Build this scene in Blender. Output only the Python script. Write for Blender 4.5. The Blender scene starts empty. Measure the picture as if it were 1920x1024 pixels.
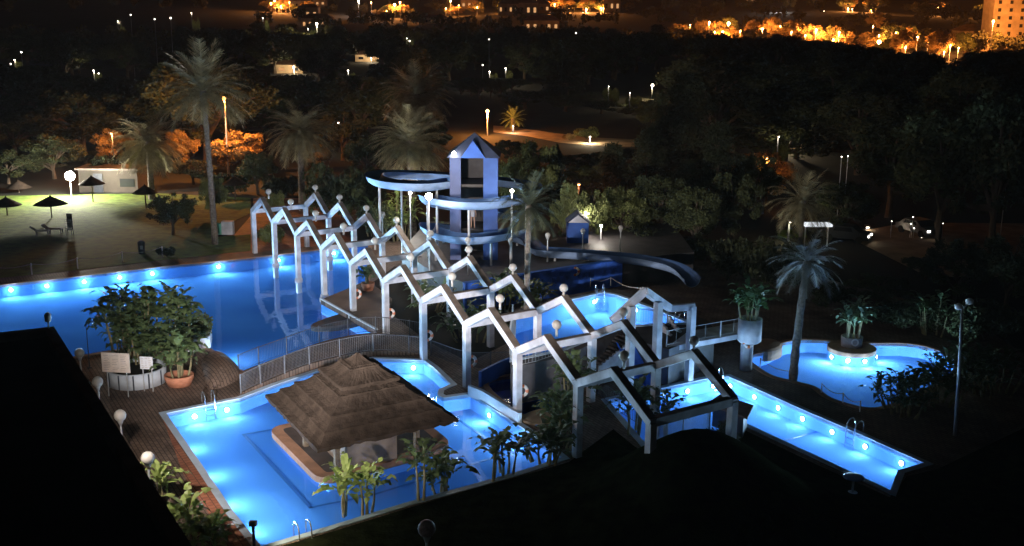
import bpy, bmesh, math, random
import numpy as np
from mathutils import Vector, Matrix

# ---------------------------------------------------------------- camera, world, exposure
sc = bpy.context.scene
COL = sc.collection
F, PITCH, ROLL, CAMH = 2093.41, 0.23287, -0.0069, 20.183
cd = bpy.data.cameras.new('camera'); cam = bpy.data.objects.new('camera', cd); COL.objects.link(cam)
cd.sensor_width = 36; cd.lens = F / 1920 * 36; cd.clip_end = 6000; cd.clip_start = .5
cam.matrix_world = Matrix.Translation((0, 0, CAMH)) @ Matrix.Rotation(math.pi/2 - PITCH, 4, 'X') @ Matrix.Rotation(-ROLL, 4, 'Z')
sc.camera = cam
w = bpy.data.worlds.new('World'); sc.world = w; w.use_nodes = True
nt = w.node_tree
sky = nt.nodes.new('ShaderNodeTexSky'); sky.sky_type = 'NISHITA'; sky.sun_disc = False
sky.sun_elevation = math.radians(25); sky.sun_rotation = math.radians(190)
nt.links.new(sky.outputs[0], nt.nodes['Background'].inputs[0])
nt.nodes['Background'].inputs[1].default_value = 0.00002
sl = bpy.data.lights.new('moon', 'SUN'); sl.energy = 0.01; sl.angle = math.radians(.5); sl.color = (.8, .88, 1)
so = bpy.data.objects.new('moon', sl); COL.objects.link(so)
so.rotation_euler = (math.radians(65), 0, math.radians(-10))
sc.view_settings.view_transform = 'Standard'; sc.view_settings.look = 'None'
sc.view_settings.exposure = 0; sc.view_settings.gamma = 1
sc.cycles.use_denoising = True
sc.cycles.max_bounces = 6; sc.cycles.diffuse_bounces = 3; sc.cycles.transparent_max_bounces = 12
sc.cycles.sample_clamp_indirect = 4
sc.cycles.use_light_tree = True

# ---------------------------------------------------------------- pixel helpers (1920x1024 photo)
def ray(px, py):
    X = px - 960; Y = 512 - py
    cr, sr = math.cos(ROLL), math.sin(ROLL)
    u = X*cr + Y*sr; v = -X*sr + Y*cr
    cp, sp = math.cos(PITCH), math.sin(PITCH)
    return Vector((u/F, cp + v/F*sp, -sp + v/F*cp))
def U(px, py, z=0.0):
    d = ray(px, py); t = (z - CAMH)/d.z
    return Vector((d.x*t, d.y*t, z))
def D(px, py, Y):
    d = ray(px, py); t = Y/d.y
    return Vector((d.x*t, Y, CAMH + d.z*t))
def UL(pts, z=0.0): return [U(x, y, z) for x, y in pts]

# ---------------------------------------------------------------- materials
MATS = {}
def mat(name, col, rough=.7, var=.25, scale=3.0, bump=0.0, col2=None, emit=None, es=0, metal=0, spec=.3, rnd=0.0):
    if name in MATS: return MATS[name]
    m = bpy.data.materials.new(name); m.use_nodes = True; n = m.node_tree; b = n.nodes['Principled BSDF']
    b.inputs['Roughness'].default_value = rough; b.inputs['Metallic'].default_value = metal
    b.inputs['Specular IOR Level'].default_value = spec
    tc = n.nodes.new('ShaderNodeTexCoord'); nz = n.nodes.new('ShaderNodeTexNoise')
    nz.inputs['Scale'].default_value = scale; nz.inputs['Detail'].default_value = 5
    n.links.new(tc.outputs['Object'], nz.inputs['Vector'])
    cr = n.nodes.new('ShaderNodeValToRGB')
    c2 = col2 or tuple(c*(1-var) for c in col); c1 = col if col2 else tuple(min(1, c*(1+var)) for c in col)
    cr.color_ramp.elements[0].position = .35; cr.color_ramp.elements[1].position = .65
    cr.color_ramp.elements[0].color = (*c2, 1); cr.color_ramp.elements[1].color = (*c1, 1)
    n.links.new(nz.outputs[0], cr.inputs[0]); out = cr.outputs[0]
    if rnd:
        oi = n.nodes.new('ShaderNodeObjectInfo'); hs = n.nodes.new('ShaderNodeHueSaturation')
        mr = n.nodes.new('ShaderNodeMapRange'); mr.inputs[3].default_value = 1-rnd; mr.inputs[4].default_value = 1+rnd
        n.links.new(oi.outputs['Random'], mr.inputs[0]); n.links.new(mr.outputs[0], hs.inputs['Value'])
        n.links.new(out, hs.inputs['Color']); out = hs.outputs[0]
    n.links.new(out, b.inputs['Base Color'])
    if bump:
        bp = n.nodes.new('ShaderNodeBump'); bp.inputs['Strength'].default_value = bump; bp.inputs['Distance'].default_value = .05
        n2 = n.nodes.new('ShaderNodeTexNoise'); n2.inputs['Scale'].default_value = scale*5; n2.inputs['Detail'].default_value = 4
        n.links.new(tc.outputs['Object'], n2.inputs['Vector'])
        n.links.new(n2.outputs[0], bp.inputs['Height']); n.links.new(bp.outputs[0], b.inputs['Normal'])
    if emit:
        b.inputs['Emission Color'].default_value = (*emit, 1); b.inputs['Emission Strength'].default_value = es
    MATS[name] = m; return m

def brick_mat(name, c1, c2, mortar, bw, bh, ang, rough=.75):
    m = bpy.data.materials.new(name); m.use_nodes = True; n = m.node_tree; b = n.nodes['Principled BSDF']
    b.inputs['Roughness'].default_value = rough; b.inputs['Specular IOR Level'].default_value = .25
    tc = n.nodes.new('ShaderNodeTexCoord'); mp = n.nodes.new('ShaderNodeMapping'); mp.inputs['Rotation'].default_value = (0, 0, ang)
    br = n.nodes.new('ShaderNodeTexBrick'); br.inputs['Scale'].default_value = 1
    br.inputs['Brick Width'].default_value = bw; br.inputs['Row Height'].default_value = bh; br.inputs['Mortar Size'].default_value = .018
    br.inputs['Color1'].default_value = (*c1, 1); br.inputs['Color2'].default_value = (*c2, 1); br.inputs['Mortar'].default_value = (*mortar, 1)
    nz = n.nodes.new('ShaderNodeTexNoise'); nz.inputs['Scale'].default_value = .45; nz.inputs['Detail'].default_value = 7
    mr = n.nodes.new('ShaderNodeMapRange'); mr.inputs[1].default_value = .3; mr.inputs[2].default_value = .7
    mr.inputs[3].default_value = .45; mr.inputs[4].default_value = 1.35
    mx = n.nodes.new('ShaderNodeMix'); mx.data_type = 'RGBA'; mx.blend_type = 'MULTIPLY'; mx.inputs[0].default_value = 1
    n.links.new(tc.outputs['Object'], mp.inputs[0]); n.links.new(mp.outputs[0], br.inputs[0]); n.links.new(tc.outputs['Object'], nz.inputs[0])
    n.links.new(nz.outputs[0], mr.inputs[0]); n.links.new(br.outputs[0], mx.inputs[6]); n.links.new(mr.outputs[0], mx.inputs[7])
    n.links.new(mx.outputs[2], b.inputs['Base Color'])
    bp = n.nodes.new('ShaderNodeBump'); bp.inputs['Strength'].default_value = .4; bp.inputs['Distance'].default_value = .01
    n.links.new(br.outputs[1], bp.inputs['Height']); bp.invert = True; n.links.new(bp.outputs[0], b.inputs['Normal'])
    MATS[name] = m; return m

ROWD = Vector((2.74, -4.82, 0)).normalized()      # direction of the pergola rows
ROWN = Vector((3.882, 2.668, 0)).normalized()
ANG = -math.atan2(ROWD.y, ROWD.x)
M_deck = brick_mat('deck_paving', (.22, .155, .12), (.155, .11, .085), (.05, .035, .03), .42, .2, ANG)
M_deck2 = brick_mat('deck_red_tiles', (.42, .17, .10), (.32, .12, .075), (.12, .07, .05), .3, .3, ANG)
M_ground = mat('dark_soil', (.010, .010, .006), .95, .4, .15)
M_lawn = mat('lawn_grass', (.09, .145, .02), .95, .35, 1.2, .6)
M_bank = mat('unlit_lawn_grass', (.012, .015, .007), 1, .5, 1.5, .6, spec=0)  # near black colour puts the darkness of the unlit lawn into the grass
M_dirt = mat('dirt', (.34, .25, .16), .95, .25, .6)
M_white = mat('white_painted_concrete', (.50, .51, .56), .75, .3, 1.0, .4)
M_cap = mat('matt_dark_brown', (.16, .13, .11), .85, .3, 1.5)  # plain dark brown; on pergola tops it carries their shade
M_globe = mat('frosted_globe', (.42, .40, .37), .35, .05, 2)
M_pole = mat('galvanised_metal', (.5, .5, .5), .45, .1, 3, metal=.3)
M_chrome = mat('polished_steel', (.75, .77, .8), .2, .05, 3, metal=.9)
M_dkmetal = mat('dark_painted_metal', (.05, .055, .07), .5, .2, 3)
M_roofblack = mat('dark_roofing', (.012, .012, .013), .95, .3, .6)
M_parapet = mat('parapet_edge', (.10, .07, .05), .9, .3, 1)
M_thatch = mat('thatch', (.036, .027, .021), 1, .28, 2.2, .5, spec=.05)
M_brown = mat('brown_coping', (.30, .17, .11), .7, .2, 1.5)
M_floor = mat('dark_wet_floor', (.05, .045, .045), .6, .3, 1)
M_blue = mat('blue_paint', (.022, .10, .42), .5, .2, .8)
M_bluewall = mat('blue_mosaic_wall', (.05, .17, .8), .5, .3, 1.2)
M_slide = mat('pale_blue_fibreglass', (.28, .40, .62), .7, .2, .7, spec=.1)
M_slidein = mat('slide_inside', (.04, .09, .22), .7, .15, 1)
M_roofblue = mat('grey_blue_roof', (.08, .10, .17), .7, .2, 1)
M_terra = mat('terracotta', (.45, .19, .11), .8, .15, 3)
M_planter = mat('pale_planter', (.55, .60, .66), .7, .12, 1.5)
M_rope = mat('rope', (.45, .42, .38), .9, .2, 5)
M_trunk = mat('bark', (.11, .085, .06), .95, .35, 4, .6)
M_palmtrunk = mat('palm_trunk', (.17, .14, .11), .95, .35, 6, .8)
M_frond = mat('palm_frond', (.25, .22, .12), .6, .35, 1.5, rnd=.15)
M_frondlit = mat('pool_lit_frond', (.22, .22, .19), .6, .25, 1.5)  # frond copy with the pool light on this palm put into its colour
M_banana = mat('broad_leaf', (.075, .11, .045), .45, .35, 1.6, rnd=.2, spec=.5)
M_bananal = mat('lit_broad_leaf', (.25, .32, .09), .5, .3, 1.6, rnd=.1, spec=.5)  # brighter copy of the broad leaf; lamp light is put into the colour
M_stem = mat('plant_stem', (.20, .17, .09), .8, .3, 4)
M_leaf = mat('foliage', (.05, .062, .024), .75, .5, .5, rnd=.25)
M_leafl = mat('lamp_lit_foliage', (.13, .15, .05), .75, .4, .6, rnd=.2)  # brighter foliage copy for trees and bushes standing in lamp light
M_leafo = mat('orange_lit_foliage', (.26, .17, .06), .75, .4, .8, rnd=.2)  # orange of the sodium lamps painted into the leaf colour
M_pine = mat('needle_foliage', (.045, .055, .024), .8, .5, .4, rnd=.25)
M_board = mat('sign_board', (.72, .60, .50), .7, .1, 3)
M_boardw = mat('sign_board_white', (.70, .70, .72), .7, .1, 3)
M_ink = mat('faded_ink', (.42, .33, .28), .8, .2, 9)
M_ringw = mat('ring_white', (.75, .72, .70), .5, .08, 4)
M_ringo = mat('ring_orange', (.75, .20, .06), .5, .1, 4)
M_red = mat('red_canvas', (.45, .04, .05), .8, .2, 3)
M_bld = mat('rendered_wall', (.45, .34, .22), .9, .2, .3, rnd=.2)
M_bldroof = mat('far_roof', (.16, .09, .06), .9, .3, .5)
M_glassd = mat('dark_glass', (.02, .02, .025), .2, .1, 1, spec=.6)
M_car = mat('dark_car_paint', (.03, .03, .035), .3, .1, 1, spec=.6)
M_carw = mat('white_car_paint', (.07, .07, .07), .3, .05, 1, spec=.6)
M_tyre = mat('rubber', (.02, .02, .02), .9, .1, 4)
def emat(name, col, s):
    m = bpy.data.materials.new(name); m.use_nodes = True; n = m.node_tree
    n.nodes.remove(n.nodes['Principled BSDF']); e = n.nodes.new('ShaderNodeEmission')
    e.inputs[0].default_value = (*col, 1); e.inputs[1].default_value = s
    n.links.new(e.outputs[0], n.nodes['Material Output'].inputs[0]); return m
E_pool = emat('pool_lamp_glow', (.75, .9, 1), 26)
E_orange = emat('sodium_glow', (1, .38, .08), 40)
E_far = emat('far_sodium_glow', (1, .45, .12), 60)
E_farw = emat('far_white_glow', (1, .85, .65), 30)
E_white = emat('flood_glow', (1, .93, .82), 90)
E_win = emat('lit_window', (1, .5, .2), .7)
E_head = emat('headlight_glow', (1, .95, .85), 7)
E_sign = emat('lit_white_canopy', (.9, .95, 1), 1.1)

def tile_mat(name, col, deep):
    m = bpy.data.materials.new(name); m.use_nodes = True; n = m.node_tree; b = n.nodes['Principled BSDF']
    b.inputs['Roughness'].default_value = .9; b.inputs['Specular IOR Level'].default_value = 0
    tc = n.nodes.new('ShaderNodeTexCoord'); nz = n.nodes.new('ShaderNodeTexNoise'); nz.inputs['Scale'].default_value = .12; nz.inputs['Detail'].default_value = 2
    cr = n.nodes.new('ShaderNodeValToRGB'); cr.color_ramp.elements[0].position = .35; cr.color_ramp.elements[1].position = .65
    cr.color_ramp.elements[0].color = (*deep, 1); cr.color_ramp.elements[1].color = (*col, 1)
    n.links.new(tc.outputs['Object'], nz.inputs[0]); n.links.new(nz.outputs[0], cr.inputs[0]); n.links.new(cr.outputs[0], b.inputs['Base Color'])
    return m
def water_mat(name, tint, bump=.06, rough=.02):
    m = bpy.data.materials.new(name); m.use_nodes = True; n = m.node_tree; n.nodes.remove(n.nodes['Principled BSDF'])
    tr = n.nodes.new('ShaderNodeBsdfTransparent'); tr.inputs[0].default_value = (*tint, 1)
    gl = n.nodes.new('ShaderNodeBsdfGlossy'); gl.inputs['Roughness'].default_value = rough
    fr = n.nodes.new('ShaderNodeFresnel'); fr.inputs[0].default_value = 1.33
    mx = n.nodes.new('ShaderNodeMixShader')
    tc = n.nodes.new('ShaderNodeTexCoord'); nz = n.nodes.new('ShaderNodeTexNoise'); nz.inputs['Scale'].default_value = 1.1; nz.inputs['Detail'].default_value = 3
    bp = n.nodes.new('ShaderNodeBump'); bp.inputs['Strength'].default_value = bump; bp.inputs['Distance'].default_value = .05
    n.links.new(tc.outputs['Object'], nz.inputs[0]); n.links.new(nz.outputs[0], bp.inputs['Height'])
    n.links.new(bp.outputs[0], gl.inputs['Normal']); n.links.new(bp.outputs[0], fr.inputs['Normal'])
    n.links.new(fr.outputs[0], mx.inputs[0]); n.links.new(tr.outputs[0], mx.inputs[1]); n.links.new(gl.outputs[0], mx.inputs[2])
    n.links.new(mx.outputs[0], n.nodes['Material Output'].inputs[0])
    return m
M_tile = tile_mat('pool_tiles', (.20, .46, .90), (.15, .38, .84))
M_tiledeep = tile_mat('deep_pool_tiles', (.10, .29, .66), (.06, .20, .52))
M_gutter = mat('pool_gutter', (.45, .58, .72), .5, .15, 1)
M_line = mat('pool_line', (.06, .22, .55), .6, .1, 1)
M_water = water_mat('pool_water', (.62, .84, 1), .16)
M_waterdark = water_mat('still_water', (.25, .5, .9), .2, .3)

# ---------------------------------------------------------------- mesh builder
class MB:
    def __init__(s): s.v = []; s.f = []
    def add(s, vs, fs):
        o = len(s.v); s.v += [tuple(v) for v in vs]; s.f += [tuple(i+o for i in f) for f in fs]; return s
    def box(s, c, size, R=None):
        c = Vector(c); h = Vector(size)/2; vs = []
        for x in (-1, 1):
            for y in (-1, 1):
                for z in (-1, 1):
                    p = Vector((x*h.x, y*h.y, z*h.z)); vs.append(c + (R @ p if R else p))
        return s.add(vs, [(0, 1, 3, 2), (4, 6, 7, 5), (0, 4, 5, 1), (2, 3, 7, 6), (0, 2, 6, 4), (1, 5, 7, 3)])
    def beam(s, a, b, wd, ht, up=Vector((0, 0, 1))):
        a = Vector(a); b = Vector(b); d = (b-a).normalized(); sd = d.cross(up)
        if sd.length < 1e-4: sd = d.cross(Vector((1, 0, 0)))
        sd.normalize(); u2 = sd.cross(d).normalized()
        vs = [p + sd*wd/2*i + u2*ht/2*j for p in (a, b) for i, j in ((-1, -1), (1, -1), (1, 1), (-1, 1))]
        return s.add(vs, [(0, 3, 2, 1), (4, 5, 6, 7), (0, 1, 5, 4), (1, 2, 6, 5), (2, 3, 7, 6), (3, 0, 4, 7)])
    def tube(s, pts, rad, n=8, caps=True):
        pts = [Vector(p) for p in pts]; k = len(pts)
        rad = [rad]*k if not hasattr(rad, '__len__') else rad
        vs = []; prev = None
        for i, p in enumerate(pts):
            d = (pts[min(i+1, k-1)] - pts[max(i-1, 0)]).normalized()
            a = prev if prev is not None else (Vector((1, 0, 0)) if abs(d.x) < .8 else Vector((0, 1, 0)))
            x = (a - d*a.dot(d)).normalized(); y = d.cross(x); prev = x
            for j in range(n):
                t = 2*math.pi*j/n; vs.append(p + (x*math.cos(t) + y*math.sin(t))*rad[i])
        fs = [(i*n+j, i*n+(j+1) % n, (i+1)*n+(j+1) % n, (i+1)*n+j) for i in range(k-1) for j in range(n)]
        if caps: fs += [tuple(range(n))[::-1], tuple((k-1)*n+j for j in range(n))]
        return s.add(vs, fs)
    def lathe(s, c, prof, n=20):
        c = Vector(c); k = len(prof)
        vs = [c + Vector((r*math.cos(2*math.pi*j/n), r*math.sin(2*math.pi*j/n), z)) for r, z in prof for j in range(n)]
        fs = [(i*n+j, i*n+(j+1) % n, (i+1)*n+(j+1) % n, (i+1)*n+j) for i in range(k-1) for j in range(n)]
        fs += [tuple(range(n))[::-1], tuple((k-1)*n+j for j in range(n))]
        return s.add(vs, fs)
    def ball(s, c, r, n=14, m=8, sq=1.0):
        return s.lathe(c, [(max(.001, r*math.sin(math.pi*i/m)), -r*sq*math.cos(math.pi*i/m)) for i in range(m+1)], n)
    def torus(s, c, R, r, ax, n=20, m=8, a0=0, a1=2*math.pi):
        c = Vector(c); ax = Vector(ax).normalized(); x = ax.orthogonal().normalized(); y = ax.cross(x)
        full = abs(a1-a0-2*math.pi) < 1e-3
        pts = [c + (x*math.cos(a0+(a1-a0)*i/n) + y*math.sin(a0+(a1-a0)*i/n))*R for i in range(n+1)]
        return s.tube(pts, r, m, not full)
    def prism(s, loop, z0, z1):
        n = len(loop); vs = [(p[0], p[1], z0) for p in loop] + [(p[0], p[1], z1) for p in loop]
        fs = [(i, (i+1) % n, n+(i+1) % n, n+i) for i in range(n)]
        return s.add(vs, fs + [tuple(range(n))[::-1], tuple(range(n, 2*n))])
    def build(s, name, m, parent=None, smooth=False, origin=None, cast=None):
        o3 = Vector(origin) if origin is not None else (parent_loc(parent) if parent else Vector((0, 0, 0)))
        me = bpy.data.meshes.new(name)
        me.from_pydata([(x-o3.x, y-o3.y, z-o3.z) for x, y, z in s.v], [], s.f)
        me.materials.append(m)
        if smooth: me.polygons.foreach_set('use_smooth', [True]*len(me.polygons))
        me.update(); ob = bpy.data.objects.new(name, me); COL.objects.link(ob)
        if parent: ob.parent = parent
        else: ob.location = o3
        return ob
WL = {}
def parent_loc(p):
    v = Vector((0, 0, 0))
    while p: v += p.location; p = p.parent
    return v
def tag(o, label, cat=None, group=None, kind=None):
    if label: o['label'] = label
    if cat: o['category'] = cat
    if group: o['group'] = group
    if kind: o['kind'] = kind
    return o
def thing(name, label, cat, loc=(0, 0, 0), group=None, rz=0):
    o = bpy.data.objects.new(name, None); COL.objects.link(o); o.location = loc; o.rotation_euler.z = rz
    o.empty_display_size = .3
    return tag(o, label, cat, group)
def struct(o): o['kind'] = 'structure'; return o
def dup(o, parent=None):
    c = o.copy(); COL.objects.link(c)
    if parent: c.parent = parent
    for ch in list(o.children): dup(ch, c)
    return c
def light(name, kind, loc, energy, col, parent=None, radius=.1, spot=None, aim=None, blend=.5):
    l = bpy.data.lights.new(name, kind); l.energy = energy; l.color = col; l.shadow_soft_size = radius
    o = bpy.data.objects.new(name, l); COL.objects.link(o)
    if kind == 'SPOT': l.spot_size = math.radians(spot); l.spot_blend = blend
    loc = Vector(loc)
    if aim is not None: o.rotation_euler = (Vector(aim)-loc).to_track_quat('-Z', 'Y').to_euler()
    if parent: o.parent = parent; o.location = loc - parent_loc(parent)
    else: o.location = loc
    return o
def pool_light(base, nrm, power, parent, size=.34, lin=.25, quad=.03, zaim=-.12, spill=.8):
    l = bpy.data.lights.new('pool_lamp_light', 'AREA'); l.shape = 'DISK'; l.size = size; l.energy = power; l.spread = math.radians(172); l.color = (.70, .88, 1)
    l.use_nodes = True; n = l.node_tree; em = n.nodes['Emission']; fo = n.nodes.new('ShaderNodeLightFalloff'); fo.inputs[0].default_value = 1
    a = n.nodes.new('ShaderNodeMath'); a.operation = 'MULTIPLY'; a.inputs[1].default_value = lin
    c = n.nodes.new('ShaderNodeMath'); c.operation = 'MULTIPLY_ADD'; c.inputs[1].default_value = quad
    n.links.new(fo.outputs['Linear'], a.inputs[0]); n.links.new(fo.outputs['Quadratic'], c.inputs[0]); n.links.new(a.outputs[0], c.inputs[2]); n.links.new(c.outputs[0], em.inputs['Strength'])
    o = bpy.data.objects.new('pool_lamp_light', l); COL.objects.link(o)
    o.rotation_euler = (nrm + Vector((0, 0, zaim))).to_track_quat('-Z', 'Y').to_euler()
    o.parent = parent; o.location = base + nrm*.12 - parent_loc(parent)
    for nm, en, sm, ds in (('pool_lamp_halo', power*.16, 0, .28), ('pool_lamp_spill', power*spill, 3.5, .5)):  # extra point lights stand in for light scattered in the water
        l2 = bpy.data.lights.new(nm, 'POINT'); l2.energy = en; l2.color = (.70, .88, 1); l2.shadow_soft_size = .12
        l2.use_nodes = True; n = l2.node_tree; fo = n.nodes.new('ShaderNodeLightFalloff'); fo.inputs[0].default_value = 1; fo.inputs[1].default_value = sm
        n.links.new(fo.outputs['Quadratic'], n.nodes['Emission'].inputs['Strength'])
        o2 = bpy.data.objects.new(nm, l2); COL.objects.link(o2); o2.parent = parent; o2.location = base + nrm*ds - parent_loc(parent)
    return o
def smooth_loop(pts, k=5):
    n = len(pts); out = []
    for i in range(n):
        a, b, c, d = pts[i-1], pts[i], pts[(i+1) % n], pts[(i+2) % n]
        for j in range(k):
            t = j/k
            out.append(.5*((2*b) + (c-a)*t + (2*a-5*b+4*c-d)*t*t + (3*b-a-3*c+d)*t**3))
    return out
def spline(pts, k=8):
    out = []; n = len(pts)
    for i in range(n-1):
        a, b, c, d = pts[max(i-1, 0)], pts[i], pts[i+1], pts[min(i+2, n-1)]
        for j in range(k):
            t = j/k
            out.append(.5*((2*b) + (c-a)*t + (2*a-5*b+4*c-d)*t*t + (3*b-a-3*c+d)*t**3))
    return out + [pts[-1]]
def filled(name, outer, holes, z, m):
    bm = bmesh.new(); ed = []
    for lp in [outer] + holes:
        vs = [bm.verts.new((p[0], p[1], z)) for p in lp]
        ed += [bm.edges.new((vs[i], vs[(i+1) % len(vs)])) for i in range(len(vs))]
    bmesh.ops.triangle_fill(bm, use_beauty=True, use_dissolve=False, edges=ed)
    bm.normal_update()
    for f in bm.faces:
        if f.normal.z < 0: f.normal_flip()
    me = bpy.data.meshes.new(name); bm.to_mesh(me); bm.free(); me.materials.append(m)
    o = bpy.data.objects.new(name, me); COL.objects.link(o); return struct(o)
def area(lp): return sum(lp[i-1][0]*lp[i][1] - lp[i][0]*lp[i-1][1] for i in range(len(lp)))/2
def ccw(lp): return lp if area(lp) > 0 else lp[::-1]
def offset(lp, d):
    lp = ccw(lp); n = len(lp); out = []
    for i in range(n):
        a, b, c = lp[i-1], lp[i], lp[(i+1) % n]
        e1 = (b-a); e2 = (c-b); e1.z = e2.z = 0
        if e1.length < 1e-6 or e2.length < 1e-6: out.append(b.copy()); continue
        n1 = Vector((e1.y, -e1.x, 0)).normalized(); n2 = Vector((e2.y, -e2.x, 0)).normalized()
        m = (n1+n2); m = m.normalized() if m.length > .1 else n1
        out.append(b + m*d/max(.5, m.dot(n1)))
    return out
def inside(p, lp):
    r = False; n = len(lp)
    for i in range(n):
        a, b = lp[i-1], lp[i]
        if (a[1] > p[1]) != (b[1] > p[1]) and p[0] < (b[0]-a[0])*(p[1]-a[1])/(b[1]-a[1])+a[0]: r = not r
    return r

# ---------------------------------------------------------------- pools
big = UL([(-330, 600), (0, 536), (120, 523), (300, 502), (480, 484), (622, 467), (690, 459), (686, 528), (640, 548), (602, 565),
          (655, 592), (707, 625), (688, 646), (620, 660), (540, 678), (458, 698), (440, 688), (418, 668), (395, 655), (330, 640), (185, 662), (110, 675), (-330, 760)])
kiosk_pool = UL([(312, 777), (450, 749), (520, 722), (600, 696), (700, 674), (795, 678), (812, 690), (845, 722), (822, 732), (820, 742), (832, 748), (882, 741),
                 (940, 778), (1000, 818), (1052, 860), (980, 884), (880, 912), (760, 945), (620, 988), (490, 1026), (440, 964), (380, 875)])
splash = smooth_loop(UL([(915, 722), (960, 706), (1018, 713), (1044, 738), (1034, 766), (985, 780)]), 4)
lap = UL([(1140, 752), (1250, 728), (1330, 711), (1366, 708), (1500, 768), (1620, 820), (1731, 870), (1683, 884), (1669, 921), (1540, 861), (1400, 796), (1330, 815), (1218, 842)])
lagoon = smooth_loop(UL([(1404, 670), (1440, 660), (1466, 645), (1500, 639), (1545, 640), (1575, 646), (1620, 646), (1652, 645), (1700, 646), (1745, 654), (1785, 672), (1788, 692), (1765, 712), (1712, 742), (1660, 762), (1620, 765), (1560, 748), (1530, 727), (1490, 716), (1450, 706), (1420, 688)]), 4)
TZ = 2.1
midpool = UL([(968, 590), (1050, 568), (1130, 550), (1155, 554), (1225, 580), (1288, 606), (1236, 608), (1163, 612), (1050, 656), (966, 674)], TZ)
pools = dict(big=big, kiosk=kiosk_pool, splash=splash, lap=lap, lagoon=lagoon)
holes = [ccw(p) for p in pools.values()]

R3 = [Vector((-3500, -300, 0)), Vector((3500, -300, 0)), Vector((3500, 640, 0)), Vector((-3500, 640, 0))]
filled('ground', R3, holes, 0.0, M_ground)
filled('pool_deck', [Vector(p) for p in ((-58, 34, 0), (31, 34, 0), (31, 74, 0), (15, 97, 0), (-24, 97, 0), (-58, 76, 0))], holes, .02, M_deck)

def basin(name, lp, ztop, depth, wz, m, wm, coping=.32, cm=None):
    lp = ccw(lp); n = len(lp); b = MB()
    for i in range(n):
        a, c = lp[i-1], lp[i]
        b.add([(a.x, a.y, ztop), (c.x, c.y, ztop), (c.x, c.y, ztop-depth), (a.x, a.y, ztop-depth)], [(0, 3, 2, 1)])
    b.build(name+'_wall', m)['kind'] = 'structure'
    filled(name+'_floor', lp, [], ztop-depth, m)
    wt = filled(name+'_water', lp, [], ztop+wz, wm)
    inner = lp; outer = offset(lp, coping); q = MB(); z = ztop + .045
    for i in range(n):
        a, c, e, g = inner[i-1], inner[i], outer[i], outer[i-1]
        q.add([(a.x, a.y, z), (c.x, c.y, z), (e.x, e.y, z), (g.x, g.y, z), (g.x, g.y, ztop+.01), (e.x, e.y, ztop+.01), (a.x, a.y, ztop-.16), (c.x, c.y, ztop-.16)],
              [(0, 1, 2, 3), (3, 2, 5, 4), (6, 7, 1, 0)])
    q.build(name+'_coping', cm or M_gutter)['kind'] = 'structure'
    return lp
basin('large_pool', big, .02, .95, -.1, M_tiledeep, M_water, cm=M_brown)
basin('kiosk_pool', kiosk_pool, .02, .8, -.1, M_tile, M_water)
basin('splash_pool', splash, .02, .8, -.3, M_blue, M_waterdark, .3, M_brown)
basin('lap_pool', lap, .02, .8, -.1, M_tile, M_water)
basin('lagoon_pool', lagoon, .02, .8, -.1, M_tile, M_water, .35, M_brown)
# lane lines on the kiosk pool floor
fz = -.775
def floor_line(pts, z, wd=.16):
    b = MB()
    for i in range(len(pts)-1):
        a, c = pts[i], pts[i+1]; d = (c-a); d.z = 0; d.normalize(); s = Vector((-d.y, d.x, 0))*wd/2
        b.add([a-s-d*wd/2, c-s+d*wd/2, c+s+d*wd/2, a+s-d*wd/2], [(0, 1, 2, 3)])
    return b
lb = MB()
for seg in ([(512, 805), (457, 815), (582, 952), (700, 928), (1000, 835)], [(812, 755), (960, 855)]):
    q = floor_line(UL(seg, fz), fz+.006); lb.add(q.v, q.f)
q = floor_line(UL([(1474, 826), (1545, 806)], -.78), 0); lb.add([(x, y, z+.006) for x, y, z in q.v], q.f)
lo = lb.build('pool_floor_lines', M_line); struct(lo); lo.location.z = .008

# lawns, borders
filled('lawn', UL([(-260, 566), (0, 522), (120, 510), (300, 489), (470, 471), (470, 440), (405, 445), (440, 415), (470, 400), (470, 372), (300, 363), (0, 368), (-200, 374)]), [], .035, M_lawn)
bank = UL([(505, 1032), (630, 996), (768, 953), (880, 920), (984, 892), (1066, 868), (1150, 806), (1212, 856), (1330, 826), (1392, 806), (1530, 872), (1668, 934), (1700, 895), (1760, 880), (1990, 770), (2600, 1300), (400, 1300), (455, 1100)])
def edge_dist(p, lp, i0, i1):
    best = 99
    for i in range(i0, i1):
        a, c = lp[i], lp[i+1]; e_ = c-a; t = max(0, min(1, ((p[0]-a.x)*e_.x+(p[1]-a.y)*e_.y)/max(1e-6, e_.x**2+e_.y**2)))
        best = min(best, math.hypot(p[0]-a.x-e_.x*t, p[1]-a.y-e_.y*t))
    return best
def bank_h(x, y):
    d = edge_dist((x, y), bank, 0, 14); t = min(1, max(0, d-.15)/4.2); t = t*t*(3-2*t)
    return 3.0*t*math.exp(-((x-7.8)/3.9)**2-((y-43.5)/5.5)**2)
bm = bmesh.new(); vs = [bm.verts.new((p.x, p.y, .035)) for p in bank]; bm.faces.new(vs)
for ax in (0, 1):
    for v_ in [k*.6 for k in range(-20, 75)]:
        co = (v_, 0, 0) if ax == 0 else (0, 30+v_*.5, 0)
        bmesh.ops.bisect_plane(bm, geom=bm.verts[:]+bm.edges[:]+bm.faces[:], dist=1e-4, plane_co=co, plane_no=(1, 0, 0) if ax == 0 else (0, 1, 0))
bmesh.ops.triangulate(bm, faces=bm.faces[:])
for v_ in bm.verts: v_.co.z = .035 + bank_h(v_.co.x, v_.co.y)
bm.normal_update()
if sum(f.normal.z for f in bm.faces) < 0: bmesh.ops.reverse_faces(bm, faces=bm.faces[:])
me = bpy.data.meshes.new('dark_lawn'); bm.to_mesh(me); bm.free(); me.materials.append(M_bank)
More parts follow.
